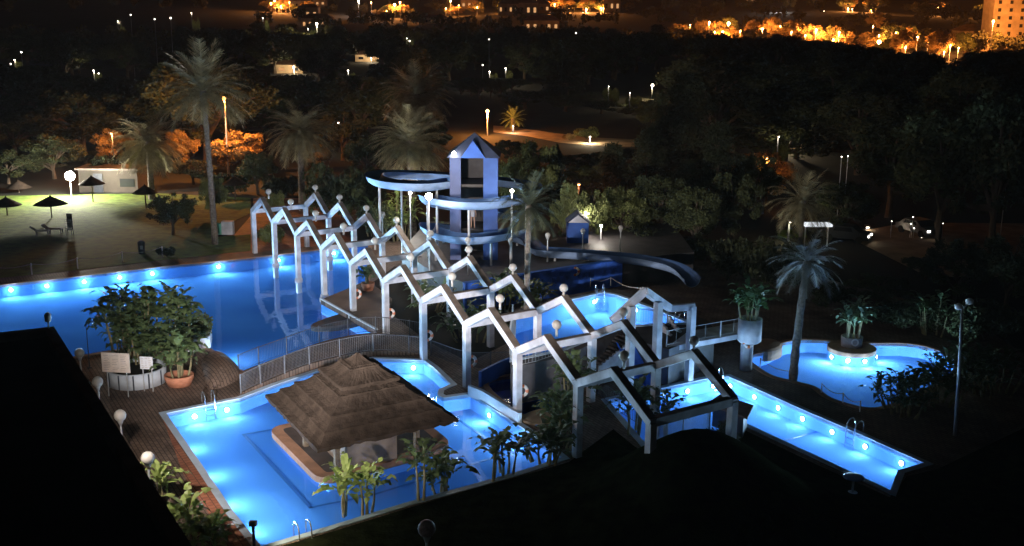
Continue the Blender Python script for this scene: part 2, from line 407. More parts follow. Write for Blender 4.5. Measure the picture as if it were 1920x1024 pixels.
me.polygons.foreach_set('use_smooth', [True]*len(me.polygons)); o = bpy.data.objects.new('dark_lawn', me); COL.objects.link(o); struct(o)
filled('red_tile_border', UL([(302, 778), (311, 777.5), (378, 876), (438, 966), (484, 1030), (520, 1080), (480, 1080), (405, 985), (345, 893)]), [], .032, M_deck2)
filled('garden_bed', UL([(740, 500), (860, 512), (960, 560), (960, 640), (880, 680), (800, 640), (735, 590), (700, 530)]), [], .03, M_ground)
filled('orange_path', UL([(400, 447), (440, 440), (475, 400), (475, 372), (560, 372), (640, 380), (660, 455), (470, 475), (300, 484), (310, 465)]), [], .028, M_deck2)
# far road, dirt clearing
filled('dirt_road', UL([(925, 236), (960, 238), (1040, 250), (1110, 258), (1190, 262), (1190, 276), (1120, 275), (1050, 268), (990, 256), (925, 248)]), [], .03, M_dirt)
filled('car_park', UL([(1580, 440), (1700, 418), (1990, 420), (1990, 520), (1740, 520), (1660, 480)]), [], .03, M_dirt)
# rising far land
hb = MB(); nx, ny = 50, 24; rg = random.Random(4)
for j in range(ny+1):
    Y = 640 + 3000*j/ny*.6
    for i in range(nx+1):
        X = -2200 + 4400*i/nx
        z = 0 if j == 0 else (Y-640)*.052 + 3*math.sin(X*.011+Y*.006) + 2*math.sin(X*.023+1)
        hb.v.append((X, Y, max(z, 0)+ (0 if j else 0)))
hb.f = [(j*(nx+1)+i, j*(nx+1)+i+1, (j+1)*(nx+1)+i+1, (j+1)*(nx+1)+i) for j in range(ny) for i in range(nx)]
struct(hb.build('hills', mat('dry_hillside', (.010, .009, .006), .95, .4, .05), smooth=True))
def hz(X, Y):
    if Y < 640: return 0
    z = ((Y-640)*.052 + 3*math.sin(X*.011+Y*.006) + 2*math.sin(X*.023+1))
    return max(z, 0)

# upper terrace behind the blue wall, and the terrace that carries the middle pool
wallA, wallB = U(870, 532, 2.0), U(1165, 487, 2.0)
up = [wallA+Vector((.05, .2, 0)), wallB+Vector((.2, .2, 0)), Vector((14, 84, 0)), Vector((14, 96, 0)), Vector((-7.5, 96, 0)), Vector((-8.5, 84, 0)), U(795, 500, 2.0)]
b = MB(); b.prism(ccw(up), .03, 2.0); struct(b.build('upper_terrace', M_floor))
terr = ccw(UL([(957, 585), (1050, 558), (1135, 540), (1165, 545), (1330, 602), (1340, 622), (1255, 655), (1196, 640), (1171, 615), (1055, 670), (958, 690)], TZ))
filled('middle_terrace_floor', terr, [ccw(midpool)], TZ, M_floor)
b = MB(); n = len(terr)
for i in range(n):
    a, c = terr[i-1], terr[i]
    b.add([(a.x, a.y, TZ), (c.x, c.y, TZ), (c.x, c.y, .02), (a.x, a.y, .02)], [(0, 1, 2, 3)])
struct(b.build('middle_terrace_wall', mat('dark_render', (.10, .10, .11), .8, .25, 1)))
basin('middle_pool', midpool, TZ, 1.2, -.08, M_tile, M_water)

# ---------------------------------------------------------------- underwater lamps
ORD = ['first', 'second', 'third', 'fourth', 'fifth', 'sixth', 'seventh', 'eighth', 'ninth', 'tenth']
lampmesh = {}
def pool_lamp(px, py, zt, lab, power, lp, grp, prop=1.0, depth=.42):
    p = U(px, py, zt-.1)
    c = sum((Vector(q) for q in lp), Vector())/len(lp)
    # snap to nearest wall, facing inward
    best = None
    l2 = ccw(lp)
    for i in range(len(l2)):
        a, d = l2[i-1], l2[i]; e = d-a; e.z = 0
        if e.length < .05: continue
        t = max(0.05, min(.95, (p-a).to_2d().dot(e.to_2d())/e.length_squared)); q = a+e*t
        dd = (q-p).to_2d().length
        if best is None or dd < best[0]: best = (dd, q, Vector((-e.y, e.x, 0)).normalized())
    q, nrm = best[1], best[2]
    base = Vector((q.x, q.y, zt-depth)) + nrm*.03
    r = thing('pool_lamp', lab, 'pool lamp', base, grp)
    if 'a' not in lampmesh: lampmesh['a'] = 1
    rb = MB(); rb.tube([base-nrm*.02, base+nrm*.05], .15, 16); rim = rb.build('lamp_rim', M_chrome, r)
    gb = MB(); gb.tube([base+nrm*.05, base+nrm*.065], .12, 16); gb.build('lamp_lens', E_pool, rim)
    pool_light(base, nrm, power*prop, r, spill=2.2 if power < 125 else (.35 if power > 300 else .8))
    return r
PL = dict(
 big=[(22, 539), (90, 532), (160, 523), (228, 516), (290, 509), (407, 491), (520, 480), (622, 468)],
 kioskfar=[(368, 773), (428, 760)], kioskleft=[(345, 822), (378, 872), (415, 925), (455, 975)],
 kioskright=[(775, 680), (822, 738), (918, 768), (985, 810)],
 lap=[(1287, 722), (1335, 711), (1372, 712), (1420, 733), (1465, 753), (1512, 773), (1568, 797), (1628, 823), (1698, 855)],
 lagoon=[(1560, 660), (1590, 668), (1622, 668), (1645, 660)], mid=[(1062, 567), (1110, 556), (1200, 571), (1262, 596)])
def run(key, lp, zt, where, power, grp):
    for i, (x, y) in enumerate(PL[key]):
        pool_lamp(x, y, zt, '%s round underwater lamp from the left %s' % (ORD[i], where), power, lp, grp)
run('big', big, .02, 'along the far wall of the large pool', 620, 'lamps in the far wall of the large pool')
pool_lamp(398, 662, .02, 'lone underwater lamp beside the white planter wall of the large pool', 420, big, None)
run('kioskfar', kiosk_pool, .02, 'in the short far wall of the kiosk pool', 118, 'lamps in the far wall of the kiosk pool')
run('kioskleft', kiosk_pool, .02, 'down the left wall of the kiosk pool', 118, 'lamps in the left wall of the kiosk pool')
run('kioskright', kiosk_pool, .02, 'along the right side of the kiosk pool', 118, 'lamps in the right wall of the kiosk pool')
run('lap', lap, .02, 'along the far wall of the narrow lap pool', 76, 'lamps in the wall of the narrow lap pool')
run('mid', midpool, TZ, 'in the raised middle pool', 92, 'lamps in the raised middle pool')

# ---------------------------------------------------------------- hotel wing (black roof, lower left) and unseen added floodlights
hz0 = 8.0
c1, c2, c0 = U(101, 612, hz0), U(360, 1024, hz0), U(-60, 630, hz0)
e = (c2-c1).normalized(); g = (c0-c1).normalized()
P0, P1 = c1 + g*26, c1; P2 = c1 + e*44; P3 = P2 + g*26
hw = thing('hotel_wing', 'dark flat roofed hotel wing with a brown parapet edge in the lower left corner', 'building', (c1.x, c1.y, 0))
b = MB(); b.prism(ccw([P0, P1, P2, P3]), 0, hz0-.35); b.build('wall', M_bld, hw)
b = MB(); ro = ccw([P0, P1, P2, P3]); ri = offset(ro, -.38)
b.prism(ri, hz0-.4, hz0-.3); b.build('roof', M_roofblack, hw)
b = MB()
for i in range(4):
    a, c_, d_, f_ = ro[i-1], ro[i], ri[i], ri[i-1]
    b.add([(a.x, a.y, hz0), (c_.x, c_.y, hz0), (d_.x, d_.y, hz0), (f_.x, f_.y, hz0)] + [(q.x, q.y, hz0-.45) for q in (a, c_, d_, f_)],
          [(0, 1, 2, 3), (4, 5, 1, 0), (3, 2, 6, 7)])
b.build('parapet', M_parapet, hw)
v = D(102, 606, c1.y-.3)
vt = thing('roof_lantern', 'small grey lantern standing on the parapet corner of the black roof', 'lantern', (c1.x-.1, c1.y-.25, hz0))
b = MB(); b.tube([vt.location, vt.location+Vector((0, 0, .25))], .03); b.build('stem', M_pole, vt)
b = MB(); b.lathe(vt.location+Vector((0, 0, .25)), [(.05, 0), (.12, .03), (.13, .28), (.05, .38)], 10); b.build('lantern_head', M_pole, vt, True)
# unseen floodlights under the eaves of the hotel wing, on its pool side
def added_wall_flood(t, zl, power, spot, aim, label, blend=.9, col=(1, .90, .86)):
    q = P1 + (P2-P1)*t; nrm = Vector((-e.y, e.x, 0)); nrm = nrm if nrm.dot(Vector((1, .3, 0))) > 0 else -nrm
    c = Vector((q.x, q.y, zl)) + nrm*.45; o = thing('added_wall_floodlight', label, 'floodlight', c)
    b = MB(); b.beam(c-nrm*.45, c-nrm*.1, .08, .08); b.build('bracket', M_dkmetal, o)
    b = MB(); b.beam(c-nrm*.15, c+nrm*.05, .4, .25); b.build('housing', M_dkmetal, o)
    light('added_floodlight_beam', 'SPOT', c+nrm*.12, power, col, o, .2, spot, aim, blend)
added_wall_flood(.30, 6.9, 68000, 46, (-13, 84, 3.2), 'assumed unseen floodlight under the hotel wing eaves aimed at the far end of the pergola')  # key light out of sight, assumed from the bright far pergola
added_wall_flood(.36, 6.9, 18000, 36, (-2, 60, 3), 'assumed unseen floodlight under the hotel wing eaves aimed at the middle of the pergola')  # assumed lamp, never in view, added to light the middle rafters
added_wall_flood(.33, 6.9, 65000, 34, (14, 100, 10), 'unseen floodlight added under the hotel wing eaves to brighten the wood behind the slide')  # added light source, out of sight, that brightens the wood
added_wall_flood(.10, 6.9, 4300, 110, (-11, 50, 1), 'assumed unseen floodlight under the hotel wing eaves aimed at the thatched kiosk', .8, (1, .86, .76))  # unseen lamp assumed from the lit deck and kiosk roof

# ---------------------------------------------------------------- pergola
PX0, PY0, SX, SY, WX, WY, RISE, HP = -21.604, 91.657, 2.7401, -4.8201, 3.882, 2.668, 1.369, 3.8
def PP(k, row, z): return Vector((PX0+SX*k+WX*row, PY0+SY*k+WY*row, z))
pg = thing('pergola', 'long white zigzag roofed concrete pergola crossing the pools diagonally', 'pergola', (PX0, PY0, 0))
S = .34
for row in (0, 1):
    for k in range(11):
        p = PP(k, row, 0); zb = -1.8 if inside(p, big) else .0
        zb = -1.3 if inside(p, kiosk_pool) or inside(p, lap) else zb
        b = MB(); b.beam((p.x, p.y, zb), (p.x, p.y, HP-.25), S, S, ROWN)
        if inside(p, big): b.lathe((p.x, p.y, -.12), [(.3, 0), (.3, .28), (.26, .34)], 14)
        b.build('post', M_white, pg)
    for k in range(10):
        a, m_, c_ = PP(k, row, HP-.2), PP(k+.5, row, HP+RISE-.2), PP(k+1, row, HP-.2)
        for q0, q1 in ((a, m_), (m_, c_)):
            b = MB(); d = (q1-q0).normalized(); q0_, q1_ = q0-d*.12, q1+d*.12
            b.beam(q0_, q1_, S*(.98 if q0 is a else 1.0), .36); b.build('rafter', M_white, pg)
            b = MB(); upv = d.cross(ROWN); upv = upv if upv.z > 0 else -upv
            b.beam(q0_+upv*.192, q1+upv*.192, S+.06, .025, upv); b.build('rafter_shaded_top', M_cap, pg)  # dark strip paints the shade on the upward face of the rafter
        gp = m_ + Vector((0, 0, .62)) + (ROWN*.55 if row == 0 else -ROWN*.05)
        b = MB(); b.ball(gp, .235); b.tube([gp-Vector((0, 0, .42 if row else .6)), gp-Vector((0, 0, .2))], .06, 8)
        b.build('globe', M_globe, pg, True)
for k in range(11):
    a, c_ = PP(k, 0, HP-.22), PP(k, 1, HP-.22)
    b = MB(); b.beam(a+ROWN*.15, c_-ROWN*.15, S*.9, .36); b.build('cross_beam', M_white, pg)
    b = MB(); b.beam(a+ROWN*.2+Vector((0, 0, .195)), c_-ROWN*.2+Vector((0, 0, .195)), S*.95, .03); b.build('cross_beam_shaded_top', M_cap, pg)  # cross beam tops get their shade as a dark strip too
# life rings hung on pergola posts
def life_ring(c, n_, lab):
    c = Vector(c); n_ = Vector(n_).normalized()
    r = thing('life_ring', lab, 'life ring', c)
    b = MB(); b.torus(c, .27, .085, n_, 20, 8); rgo = b.build('ring', M_ringw, r, True)
    x = n_.orthogonal().normalized(); y = n_.cross(x)
    for k in range(4):
        a = math.pi/4 + k*math.pi/2
        b = MB(); b.torus(c, .27, .09, n_, 4, 8, a-.3, a+.3); b.build('orange_band', M_ringo, rgo, True)
for k, lab in ((4, 'behind the post nearest the large pool peninsula'), (5, 'on the post just past the footbridge end'), (6, 'on the white post at the footbridge rail'), (7, 'on the post beside the blue splash pool'), (8, 'on the post at the corner of the splash pool')):
    p = PP(k, 0, 1.45); life_ring(p + ROWN*.28 - ROWD*0, (ROWN*.3+Vector((0.1, -1, 0))), 'orange and white life ring '+lab)

# ---------------------------------------------------------------- thatched kiosk
A_, B_, C_ = U(497, 740, 2.5), U(595, 843, 2.5), U(860, 785, 2.5)
D_ = A_ + C_ - B_; ctr = (A_+C_)/2
apex = D(672, 675, ctr.y)
ks = thing('thatched_kiosk', 'square pool bar under a tiered brown thatched roof on a small island', 'kiosk', (ctr.x, ctr.y, 0))
corners = ccw([A_, B_, C_, D_])
def ringat(f_, z): return [Vector((ctr.x+(c.x-ctr.x)*f_, ctr.y+(c.y-ctr.y)*f_, z)) for c in corners]
def zf(f_): return 2.5 + (apex.z-2.5)*(1-f_)
def tier(f0, f1, lift, thick):
    b = MB(); lv = []; n_ = 28; rnd = random.Random(int(f0*1000))
    K = 4
    for i in range(K+1):
        f_ = f0+(f1-f0)*i/K; R = ringat(f_, zf(f_)+lift-.10*math.sin(math.pi*i/K)); pts = []
        for c in range(4):
            for j in range(n_):
                p = R[c].lerp(R[(c+1) % 4], j/n_)
                if i == 0: p = p + Vector((0, 0, rnd.uniform(-.03, .02)))
                else: p = p + Vector((0, 0, rnd.uniform(-.012, .012)))
                pts.append(p)
        lv.append(pts)
    low = [p+Vector((0, 0, -thick+rnd.uniform(-.04, .04))) for p in lv[0]]
    inn = [Vector((ctr.x+(p.x-ctr.x)*.93, ctr.y+(p.y-ctr.y)*.93, p.z+.1)) for p in low]
    lv = [inn, low] + lv; N = 4*n_
    for r_ in lv: b.v += [tuple(p) for p in r_]
    b.f = [(i*N+j, i*N+(j+1) % N, (i+1)*N+(j+1) % N, (i+1)*N+j) for i in range(len(lv)-1) for j in range(N)]
    return b
fs = [(1.0, .80), (.84, .64), (.68, .44), (.47, .30), (.42, .17), (.21, .012)]
lifts = [0, .05, .10, .14, .34, .36]
for (f0, f1), lf in zip(fs, lifts):
    tier(f0, f1, lf, .16 if lf < .4 else .22).build('thatch_tier', M_thatch, ks)
bl = UL([(500, 800), (600, 901), (852, 833), (758, 757)], .2)
def rounded(lp, r=.9, k=5):
    out = []; n_ = len(lp)
    for i in range(n_):
        a, b_, c_ = lp[i-1], lp[i], lp[(i+1) % n_]
        p0 = b_+(a-b_).normalized()*r; p1 = b_+(c_-b_).normalized()*r
        for j in range(k+1):
            t = j/k; out.append(p0*(1-t)**2 + b_*2*t*(1-t) + p1*t*t)
    return out
isl = ccw(rounded(bl, 1.0))
b = MB(); b.prism(isl, -.12, .18); b.build('island_kerb', M_brown, ks)
b = MB(); b.prism(offset(isl, -.6), -.77, -.13); b.build('island_base', M_tile, ks)
b = MB(); b.prism(offset(isl, -.55), .1, .195); b.build('island_floor', M_floor, ks)
# bar counter: white base and brown top, L posts
ct = [U(632, 838, 1.1), U(742, 812, 1.1)]
dv = (ct[1]-ct[0]); dv.z = 0; dn = Vector((-dv.y, dv.x, 0)).normalized()
b = MB(); mid = (ct[0]+ct[1])/2
cA, cB = ct[0].copy(), ct[1].copy()
front = ccw([cA, cB, cB+dn*.75, cA+dn*.75])
b.prism(offset(front, -.12), .2, 1.05); b.build('bar_counter', M_white, ks)
b = MB(); b.prism(front, 1.06, 1.14); b.build('counter_top', M_brown, ks)
for f_ in (.42,):
    for c in ringat(.58, 0):
        b = MB(); b.beam((c.x, c.y, .2), (c.x, c.y, zf(.58)-.25), .22, .22, ROWN); b.build('post', M_trunk, ks)
core = ringat(.38, 0)
b = MB(); b.prism(core, .2, 2.9); b.build('bar_wall', M_cap, ks)

# ---------------------------------------------------------------- footbridge with railings
near = [(452, 741), (520, 716), (598, 690), (700, 668), (800, 668)]
far = [(448, 702), (520, 680), (618, 648), (705, 633), (800, 640)]
def arch(i, n_): return .08 + .28*math.sin(math.pi*i/(n_-1))
nn = [U(x, y, 0) for x, y in near]; ff = [U(x, y, 0) for x, y in far]
nn = spline(nn, 5); ff = spline(ff, 5); N = len(nn)
for i in range(N):
    nn[i] = Vector((nn[i].x, nn[i].y, arch(i, N))); ff[i] = Vector((ff[i].x, ff[i].y, arch(i, N)))
fb = thing('footbridge', 'low arched brown footbridge between the large pool and the kiosk pool', 'bridge', (nn[N//2].x, nn[N//2].y, 0))
b = MB()
for i in range(N-1):
    q = [nn[i], nn[i+1], ff[i+1], ff[i]]; b.add([p+Vector((0, 0, .02)) for p in q] + [p-Vector((0, 0, .35)) for p in q], [(0, 1, 2, 3), (7, 6, 5, 4), (0, 4, 5, 1), (3, 2, 6, 7)])
b.build('bridge_deck', M_deck, fb)
def railing(pts, h, m, parent, post_every=5, bars=6, name='railing'):
    L = len(pts); b = MB()
    for i in range(L-1):
        for z in (h, .12): b.tube([pts[i]+Vector((0, 0, z)), pts[i+1]+Vector((0, 0, z))], .022 if z == h else .014, 5, False)
        for j in range(bars):
            p = pts[i].lerp(pts[i+1], j/bars); b.tube([p+Vector((0, 0, .12)), p+Vector((0, 0, h))], .009, 4, False)
    b.build(name, m, parent)
    for i in range(0, L, post_every):
        b = MB(); b.tube([pts[i], pts[i]+Vector((0, 0, h+.05))], .035, 6); b.build('railing_post', m, parent)
railing(ff, 1.05, M_dkmetal, fb, 3); railing(nn, 1.05, mat('dull_steel', (.14, .14, .15), .5, .2, 3), fb, 3)
# brown mound + dark slab in the large pool
b = MB(); mo = smooth_loop(UL([(378, 680), (405, 664), (430, 676), (452, 702), (430, 722), (390, 728)]), 4); mo = ccw(mo)
mc = sum(mo, Vector())/len(mo); lv = [(1, .02), (.9, .3), (.6, .5), (.3, .6)]
for s_, z in lv: b.v += [(mc.x+(p.x-mc.x)*s_, mc.y+(p.y-mc.y)*s_, z) for p in mo]
K = len(mo); b.f = [(i*K+j, i*K+(j+1) % K, (i+1)*K+(j+1) % K, (i+1)*K+j) for i in range(3) for j in range(K)] + [tuple(3*K+j for j in range(K))]
tag(b.build('paved_mound', M_deck, origin=(mc.x, mc.y, 0), smooth=True), 'rounded brown paved mound at the left end of the footbridge', 'mound')
b = MB(); b.prism(ccw(smooth_loop(UL([(583, 612), (612, 598), (650, 588), (690, 592), (668, 605), (620, 614)]), 3)), -.3, .06)
tag(b.build('stone_slab', M_floor, origin=U(630, 602)), 'dark pointed stone slab jutting into the large pool below the peninsula', 'slab')
b = MB(); pe = ccw(UL([(601, 562), (640, 546), (690, 526), (735, 560), (720, 612), (707, 622), (655, 592)], .35)); b.prism(pe, .03, .35); struct(b.build('peninsula', M_deck))
b = MB(); e0, e1 = U(601, 562, .3), U(707, 621, .3); b.beam(e0, e1, .14, .3); tag(b.build('peninsula_kerb', M_planter, origin=e0), 'pale kerb along the diagonal edge of the pool peninsula', 'kerb')

# ---------------------------------------------------------------- vegetation generators
def mesh_np(name, V, Fq, m, smooth=False):
    me = bpy.data.meshes.new(name); me.from_pydata(V.tolist(), [], Fq.tolist()); me.materials.append(m)
    if smooth: me.polygons.foreach_set('use_smooth', [True]*len(me.polygons))
    me.update(); return me
def leaf_quads(rs, C, size, aspect=.5, droop=0.0):
    n_ = len(C); a = rs.normal(size=(n_, 3)); a[:, 2] -= droop; a /= np.linalg.norm(a, axis=1)[:, None]
    b = rs.normal(size=(n_, 3)); b -= a*(a*b).sum(1)[:, None]; b /= np.linalg.norm(b, axis=1)[:, None]
    s = (size*rs.uniform(.6, 1.4, n_))[:, None]
    V = np.stack([C-a*s*.5, C+b*s*aspect*.5, C+a*s*.5, C-b*s*aspect*.5], 1).reshape(-1, 3)
    return V, np.arange(n_*4).reshape(-1, 4)
def link_mesh(name, me, parent):
    o = bpy.data.objects.new(name, me); COL.objects.link(o); o.parent = parent; return o
TREES = {}
def tree_mesh(kind, seed):
    """unit tree: height 1, crown radius 1 (scaled per copy); returns trunk mesh and crown mesh"""
    key = (kind, seed)
    if key in TREES: return TREES[key]
    rs = np.random.RandomState(seed*7+3); rg = random.Random(seed)
    tb = MB()
    if kind in ('broad', 'light', 'orange_lit'):
        nb = 46; th = rs.uniform(0, 2*np.pi, nb); zz = rs.beta(2.0, 1.6, nb)*.72+.24
        prof = np.sqrt(np.clip(1-((zz-.58)/.44)**2, 0.02, 1)); rr = prof*np.sqrt(rs.uniform(0.05, .85, nb))
        BC = np.stack([rr*np.cos(th), rr*np.sin(th), zz], 1); BR = rs.uniform(.13, .27, nb)
        pts = []
        for c, r_ in zip(BC, BR):
            k = int(230*(r_/.2)**2); d = rs.normal(size=(k, 3)); d /= np.linalg.norm(d, axis=1)[:, None]
            rad = r_*rs.uniform(.25, 1.1, k)[:, None]; q = d*rad; q[:, 2] *= .42; pts.append(c+q)
        C = np.concatenate(pts); V, Fq = leaf_quads(rs, C*[1, 1, 2.2], .075, .6); V[:, 2] /= 2.2
        tb.tube([(0, 0, 0), (.02, 0, .2), (.03, .02, .42), (.0, .03, .7)], [.075, .055, .04, .012], 7)
        for c in BC[:16]: tb.tube([(.02, .01, .18+.25*rg.random()), tuple(c*[.5, .5, .92]), tuple(c)], [.03, .018, .005], 5)
        mm = {'broad': M_leaf, 'light': M_leafl, 'orange_lit': M_leafo}[kind]
    elif kind == 'pine':
        nb = 95; t = rs.uniform(0, 1, nb); zz = .16+.82*t; R = (1-t)**.75*.95+.05
        th = rs.uniform(0, 2*np.pi, nb); rr = R*rs.uniform(.25, 1, nb)
        BC = np.stack([rr*np.cos(th), rr*np.sin(th), zz-.03*rr], 1); pts = []
        for c in BC:
            k = 110; d = rs.normal(size=(k, 3))*[.13, .13, .022]; pts.append(c+d)
        C = np.concatenate(pts); V, Fq = leaf_quads(rs, C*[1, 1, 3.0], .10, .35); V[:, 2] /= 3.0
        tb.tube([(0, 0, 0), (.01, 0, .5), (0, 0, .97)], [.06, .04, .008], 7)
        for c in BC[::3]: tb.tube([(0, 0, c[2]-.03), tuple(c)], [.012, .004], 4)
        mm = M_pine
    elif kind == 'cypress':
        C = []; n_ = 7000; t = rs.uniform(0, 1, n_); R = np.sin(np.pi*np.clip(t, .03, 1)**.6)**.8*(.75+.25*np.sin(t*40+rs.uniform(0, 6)))
        th = rs.uniform(0, 2*np.pi, n_); rr = R*np.sqrt(rs.uniform(.35, 1, n_))
        C = np.stack([rr*np.cos(th), rr*np.sin(th), .03+.96*t], 1)
        V, Fq = leaf_quads(rs, C*[1, 1, 5], .2, .4); V[:, 2] /= 5
        tb.tube([(0, 0, 0), (0, 0, .8)], [.09, .02], 6); mm = M_pine
    else:  # bush
        n_ = 9; BC = np.stack([rs.uniform(-.6, .6, n_), rs.uniform(-.6, .6, n_), rs.uniform(.3, .65, n_)], 1); pts = []
        for c in BC:
            k = 420; d = rs.normal(size=(k, 3)); d /= np.linalg.norm(d, axis=1)[:, None]; pts.append(c+d*rs.uniform(.5, 1, k)[:, None]*[.42, .42, .32])
        C = np.concatenate(pts); C = C[C[:, 2] > .02]; V, Fq = leaf_quads(rs, C, .11, .5)
        tb.tube([(0, 0, 0), (.05, 0, .5)], [.06, .02], 6)
        for c in BC: tb.tube([(0, 0, .05), tuple(c)], [.035, .01], 5)
        mm = {'bush': M_leaf, 'bushl': M_leafl, 'busho': M_leafo}[kind]
    cm = mesh_np('crown', V, Fq, mm)
    tm = bpy.data.meshes.new('trunk'); tm.from_pydata(tb.v, [], tb.f); tm.materials.append(M_trunk); tm.update()
    TREES[key] = (tm, cm); return TREES[key]
def tree(kind, px, py_top, Y, wpx, label, name=None, cat='tree', group=None, seed=None, zg=0.0, rnd=random.Random(77)):
    top = D(px, py_top, Y); h = max(.5, top.z-zg); r = wpx/2*math.hypot(Y, CAMH)/F
    tm, cm = tree_mesh(kind, seed if seed is not None else rnd.randint(1, 3))
    nm = name or {'pine': 'pine_tree', 'cypress': 'cypress_tree', 'bush': 'bush', 'bushl': 'bush', 'busho': 'bush'}.get(kind, 'broadleaf_tree')
    o = thing(nm, label, cat if 'bush' not in kind else 'bush', (top.x, Y, zg), group, rnd.uniform(0, 6.28))
    o.scale = (r, r, h)
    link_mesh('trunk', tm, o); link_mesh('crown', cm, o); return o

def palm_crown(seed, R, nf, up=.9, droop=1.0, width=.30):
    rg = random.Random(seed); V = []; Fq = []
    for i in range(nf):
        f_ = (i+.5)/nf; az = i*2.39996 + rg.uniform(-.25, .25); el = 1.45*up*(1-f_)**1.15 - .45*f_*droop + rg.uniform(-.12, .12)
        L = R*rg.uniform(.88, 1.12)*1.12; pts = []; p = Vector((0, 0, 0)); e_ = el; K = 12
        bend = droop*rg.uniform(.055, .085)
        for k in range(K+1):
            pts.append(p.copy()); dd = Vector((math.cos(az)*math.cos(e_), math.sin(az)*math.cos(e_), math.sin(e_)))
            p = p + dd*(L/K); e_ -= bend*(.5+.13*k)*max(.35, math.cos(e_))
        side = Vector((-math.sin(az), math.cos(az), 0))
        for k in range(K):
            a, c = pts[k], pts[k+1]; o = len(V); wv = side*(.026*R/3.5); V += [a-wv, a+wv, c+wv, c-wv]; Fq.append((o, o+1, o+2, o+3))
            if k < 1: continue
            dd = (c-a).normalized(); nup = side.cross(dd)
            for m_ in range(3):
                t = m_/3; q = a.lerp(c, t); u = (k+t)/K
                ll = R*width*(math.sin(math.pi*min(1, u*.86+.08))**.7)*rg.uniform(.85, 1.1)
                for s_ in (-1, 1):
                    tip = q + side*s_*ll*.62 + dd*ll*.78 + nup*ll*rg.uniform(-.05, .25)*(1 if nup.z > 0 else -1) - Vector((0, 0, ll*rg.uniform(.1, .35))); wv2 = dd*(R*.011)
                    o = len(V); V += [q-wv2, q+wv2, tip+wv2*.2, tip-wv2*.2]; Fq.append((o, o+1, o+2, o+3))
    return V, Fq
def palm(px, py_c, Y, R_px, label, seed, zg=0.0, nf=54, m=None, base_px=None, droop=1.0, tr=.2, up=.9):
    c = D(px, py_c, Y); R = R_px*math.hypot(Y, CAMH)/F
    bx = D(base_px, py_c+100, Y).x if base_px else c.x
    o = thing('palm_tree', label, 'palm tree', (bx, Y, zg))
    b = MB(); h = c.z-zg; pts = [(bx+(c.x-bx)*(t**1.6), Y, zg+h*t) for t in [i/14 for i in range(15)]]
    b.tube(pts, [tr*(1.25-.4*t) + (.04 if i % 2 else 0) for i, t in enumerate([i/14 for i in range(15)])], 10)
    b.build('trunk', M_palmtrunk, o, False)
    V, Fq = palm_crown(seed, R, nf, up, droop)
    b = MB(); b.v = [(v.x+c.x, v.y+Y, v.z+c.z) for v in V]; b.f = Fq; b.build('crown', m or M_frond, o)
    b = MB(); b.lathe((c.x, Y, c.z-.35*tr/.2), [(tr*.9, -.5*tr/.2), (tr*1.5, 0), (tr*1.3, .35*tr/.2), (tr*.5, .6*tr/.2)], 10); b.build('crown_base', M_palmtrunk, o, True)
    return o

def paddle(V, Fq, base, az, el, L, W, rg, tear=True):
    p = Vector(base); e_ = el; K = 7; side = Vector((-math.sin(az), math.cos(az), 0)); pts = []; K0 = 2
    for k in range(K+K0+1):
        pts.append(p.copy()); d = Vector((math.cos(az)*math.cos(e_), math.sin(az)*math.cos(e_), math.sin(e_))); p = p + d*L/(K+K0); e_ -= .11+.05*k*.6
    o = len(V); wv = side*.022
    for k in range(K0): a, c = pts[k], pts[k+1]; o = len(V); V += [a-wv, a+wv, c+wv, c-wv]; Fq.append((o, o+1, o+2, o+3))
    prof = [.12, .7, .95, 1, .95, .8, .5, .05]
    for k in range(K):
        a, c = pts[K0+k], pts[K0+k+1]; w0, w1 = W*prof[k], W*prof[k+1]
        for s_ in (-1, 1):
            if tear and rg.random() < .12: continue
            dz = Vector((0, 0, .25 if rg.random() > .3 else -.35)); o = len(V); g_ = .0 if not tear else rg.uniform(0, .25)
            V += [a, c, c+side*s_*w1*(1-g_)+dz*w1, a+side*s_*w0+dz*w0]; Fq.append((o, o+1, o+2, o+3))
def plant(loc, label, seed, stems, hmin, hmax, spread, m=None, name='strelitzia_plant', group=None, L=1.3, W=.26, nl=8, cat='plant'):
    rg = random.Random(seed); loc = Vector(loc); o = thing(name, label, cat, loc, group); V = []; Fq = []
    for i in range(stems):
        a = rg.uniform(0, 6.28); r = spread*math.sqrt(rg.random()); h = rg.uniform(hmin, hmax)*(1-.35*r/max(spread, .01))
        b0 = Vector((math.cos(a)*r*.75, math.sin(a)*r*.75, 0)); t0 = Vector((math.cos(a)*r*1.1, math.sin(a)*r*1.1, h))
        sb = MB(); sb.tube([loc+b0, loc+b0.lerp(t0, .5)+Vector((rg.uniform(-.06, .06), 0, 0)), loc+t0], [.07, .05, .035], 6); sb.build('stem', M_stem, o)
        for j in range(nl):
            f_ = j/nl; paddle(V, Fq, t0-Vector((0, 0, .35*h*min(.5, .6*f_))), j*2.4+a+rg.uniform(-.4, .4), 1.5-.85*f_+rg.uniform(-.15, .15), L*rg.uniform(.8, 1.35)*1.25, W*rg.uniform(.8, 1.2)*.85, rg)
    b = MB(); b.v = [tuple(v+loc) for v in V]; b.f = Fq; b.build('leaves', m or M_banana, o)
    return o

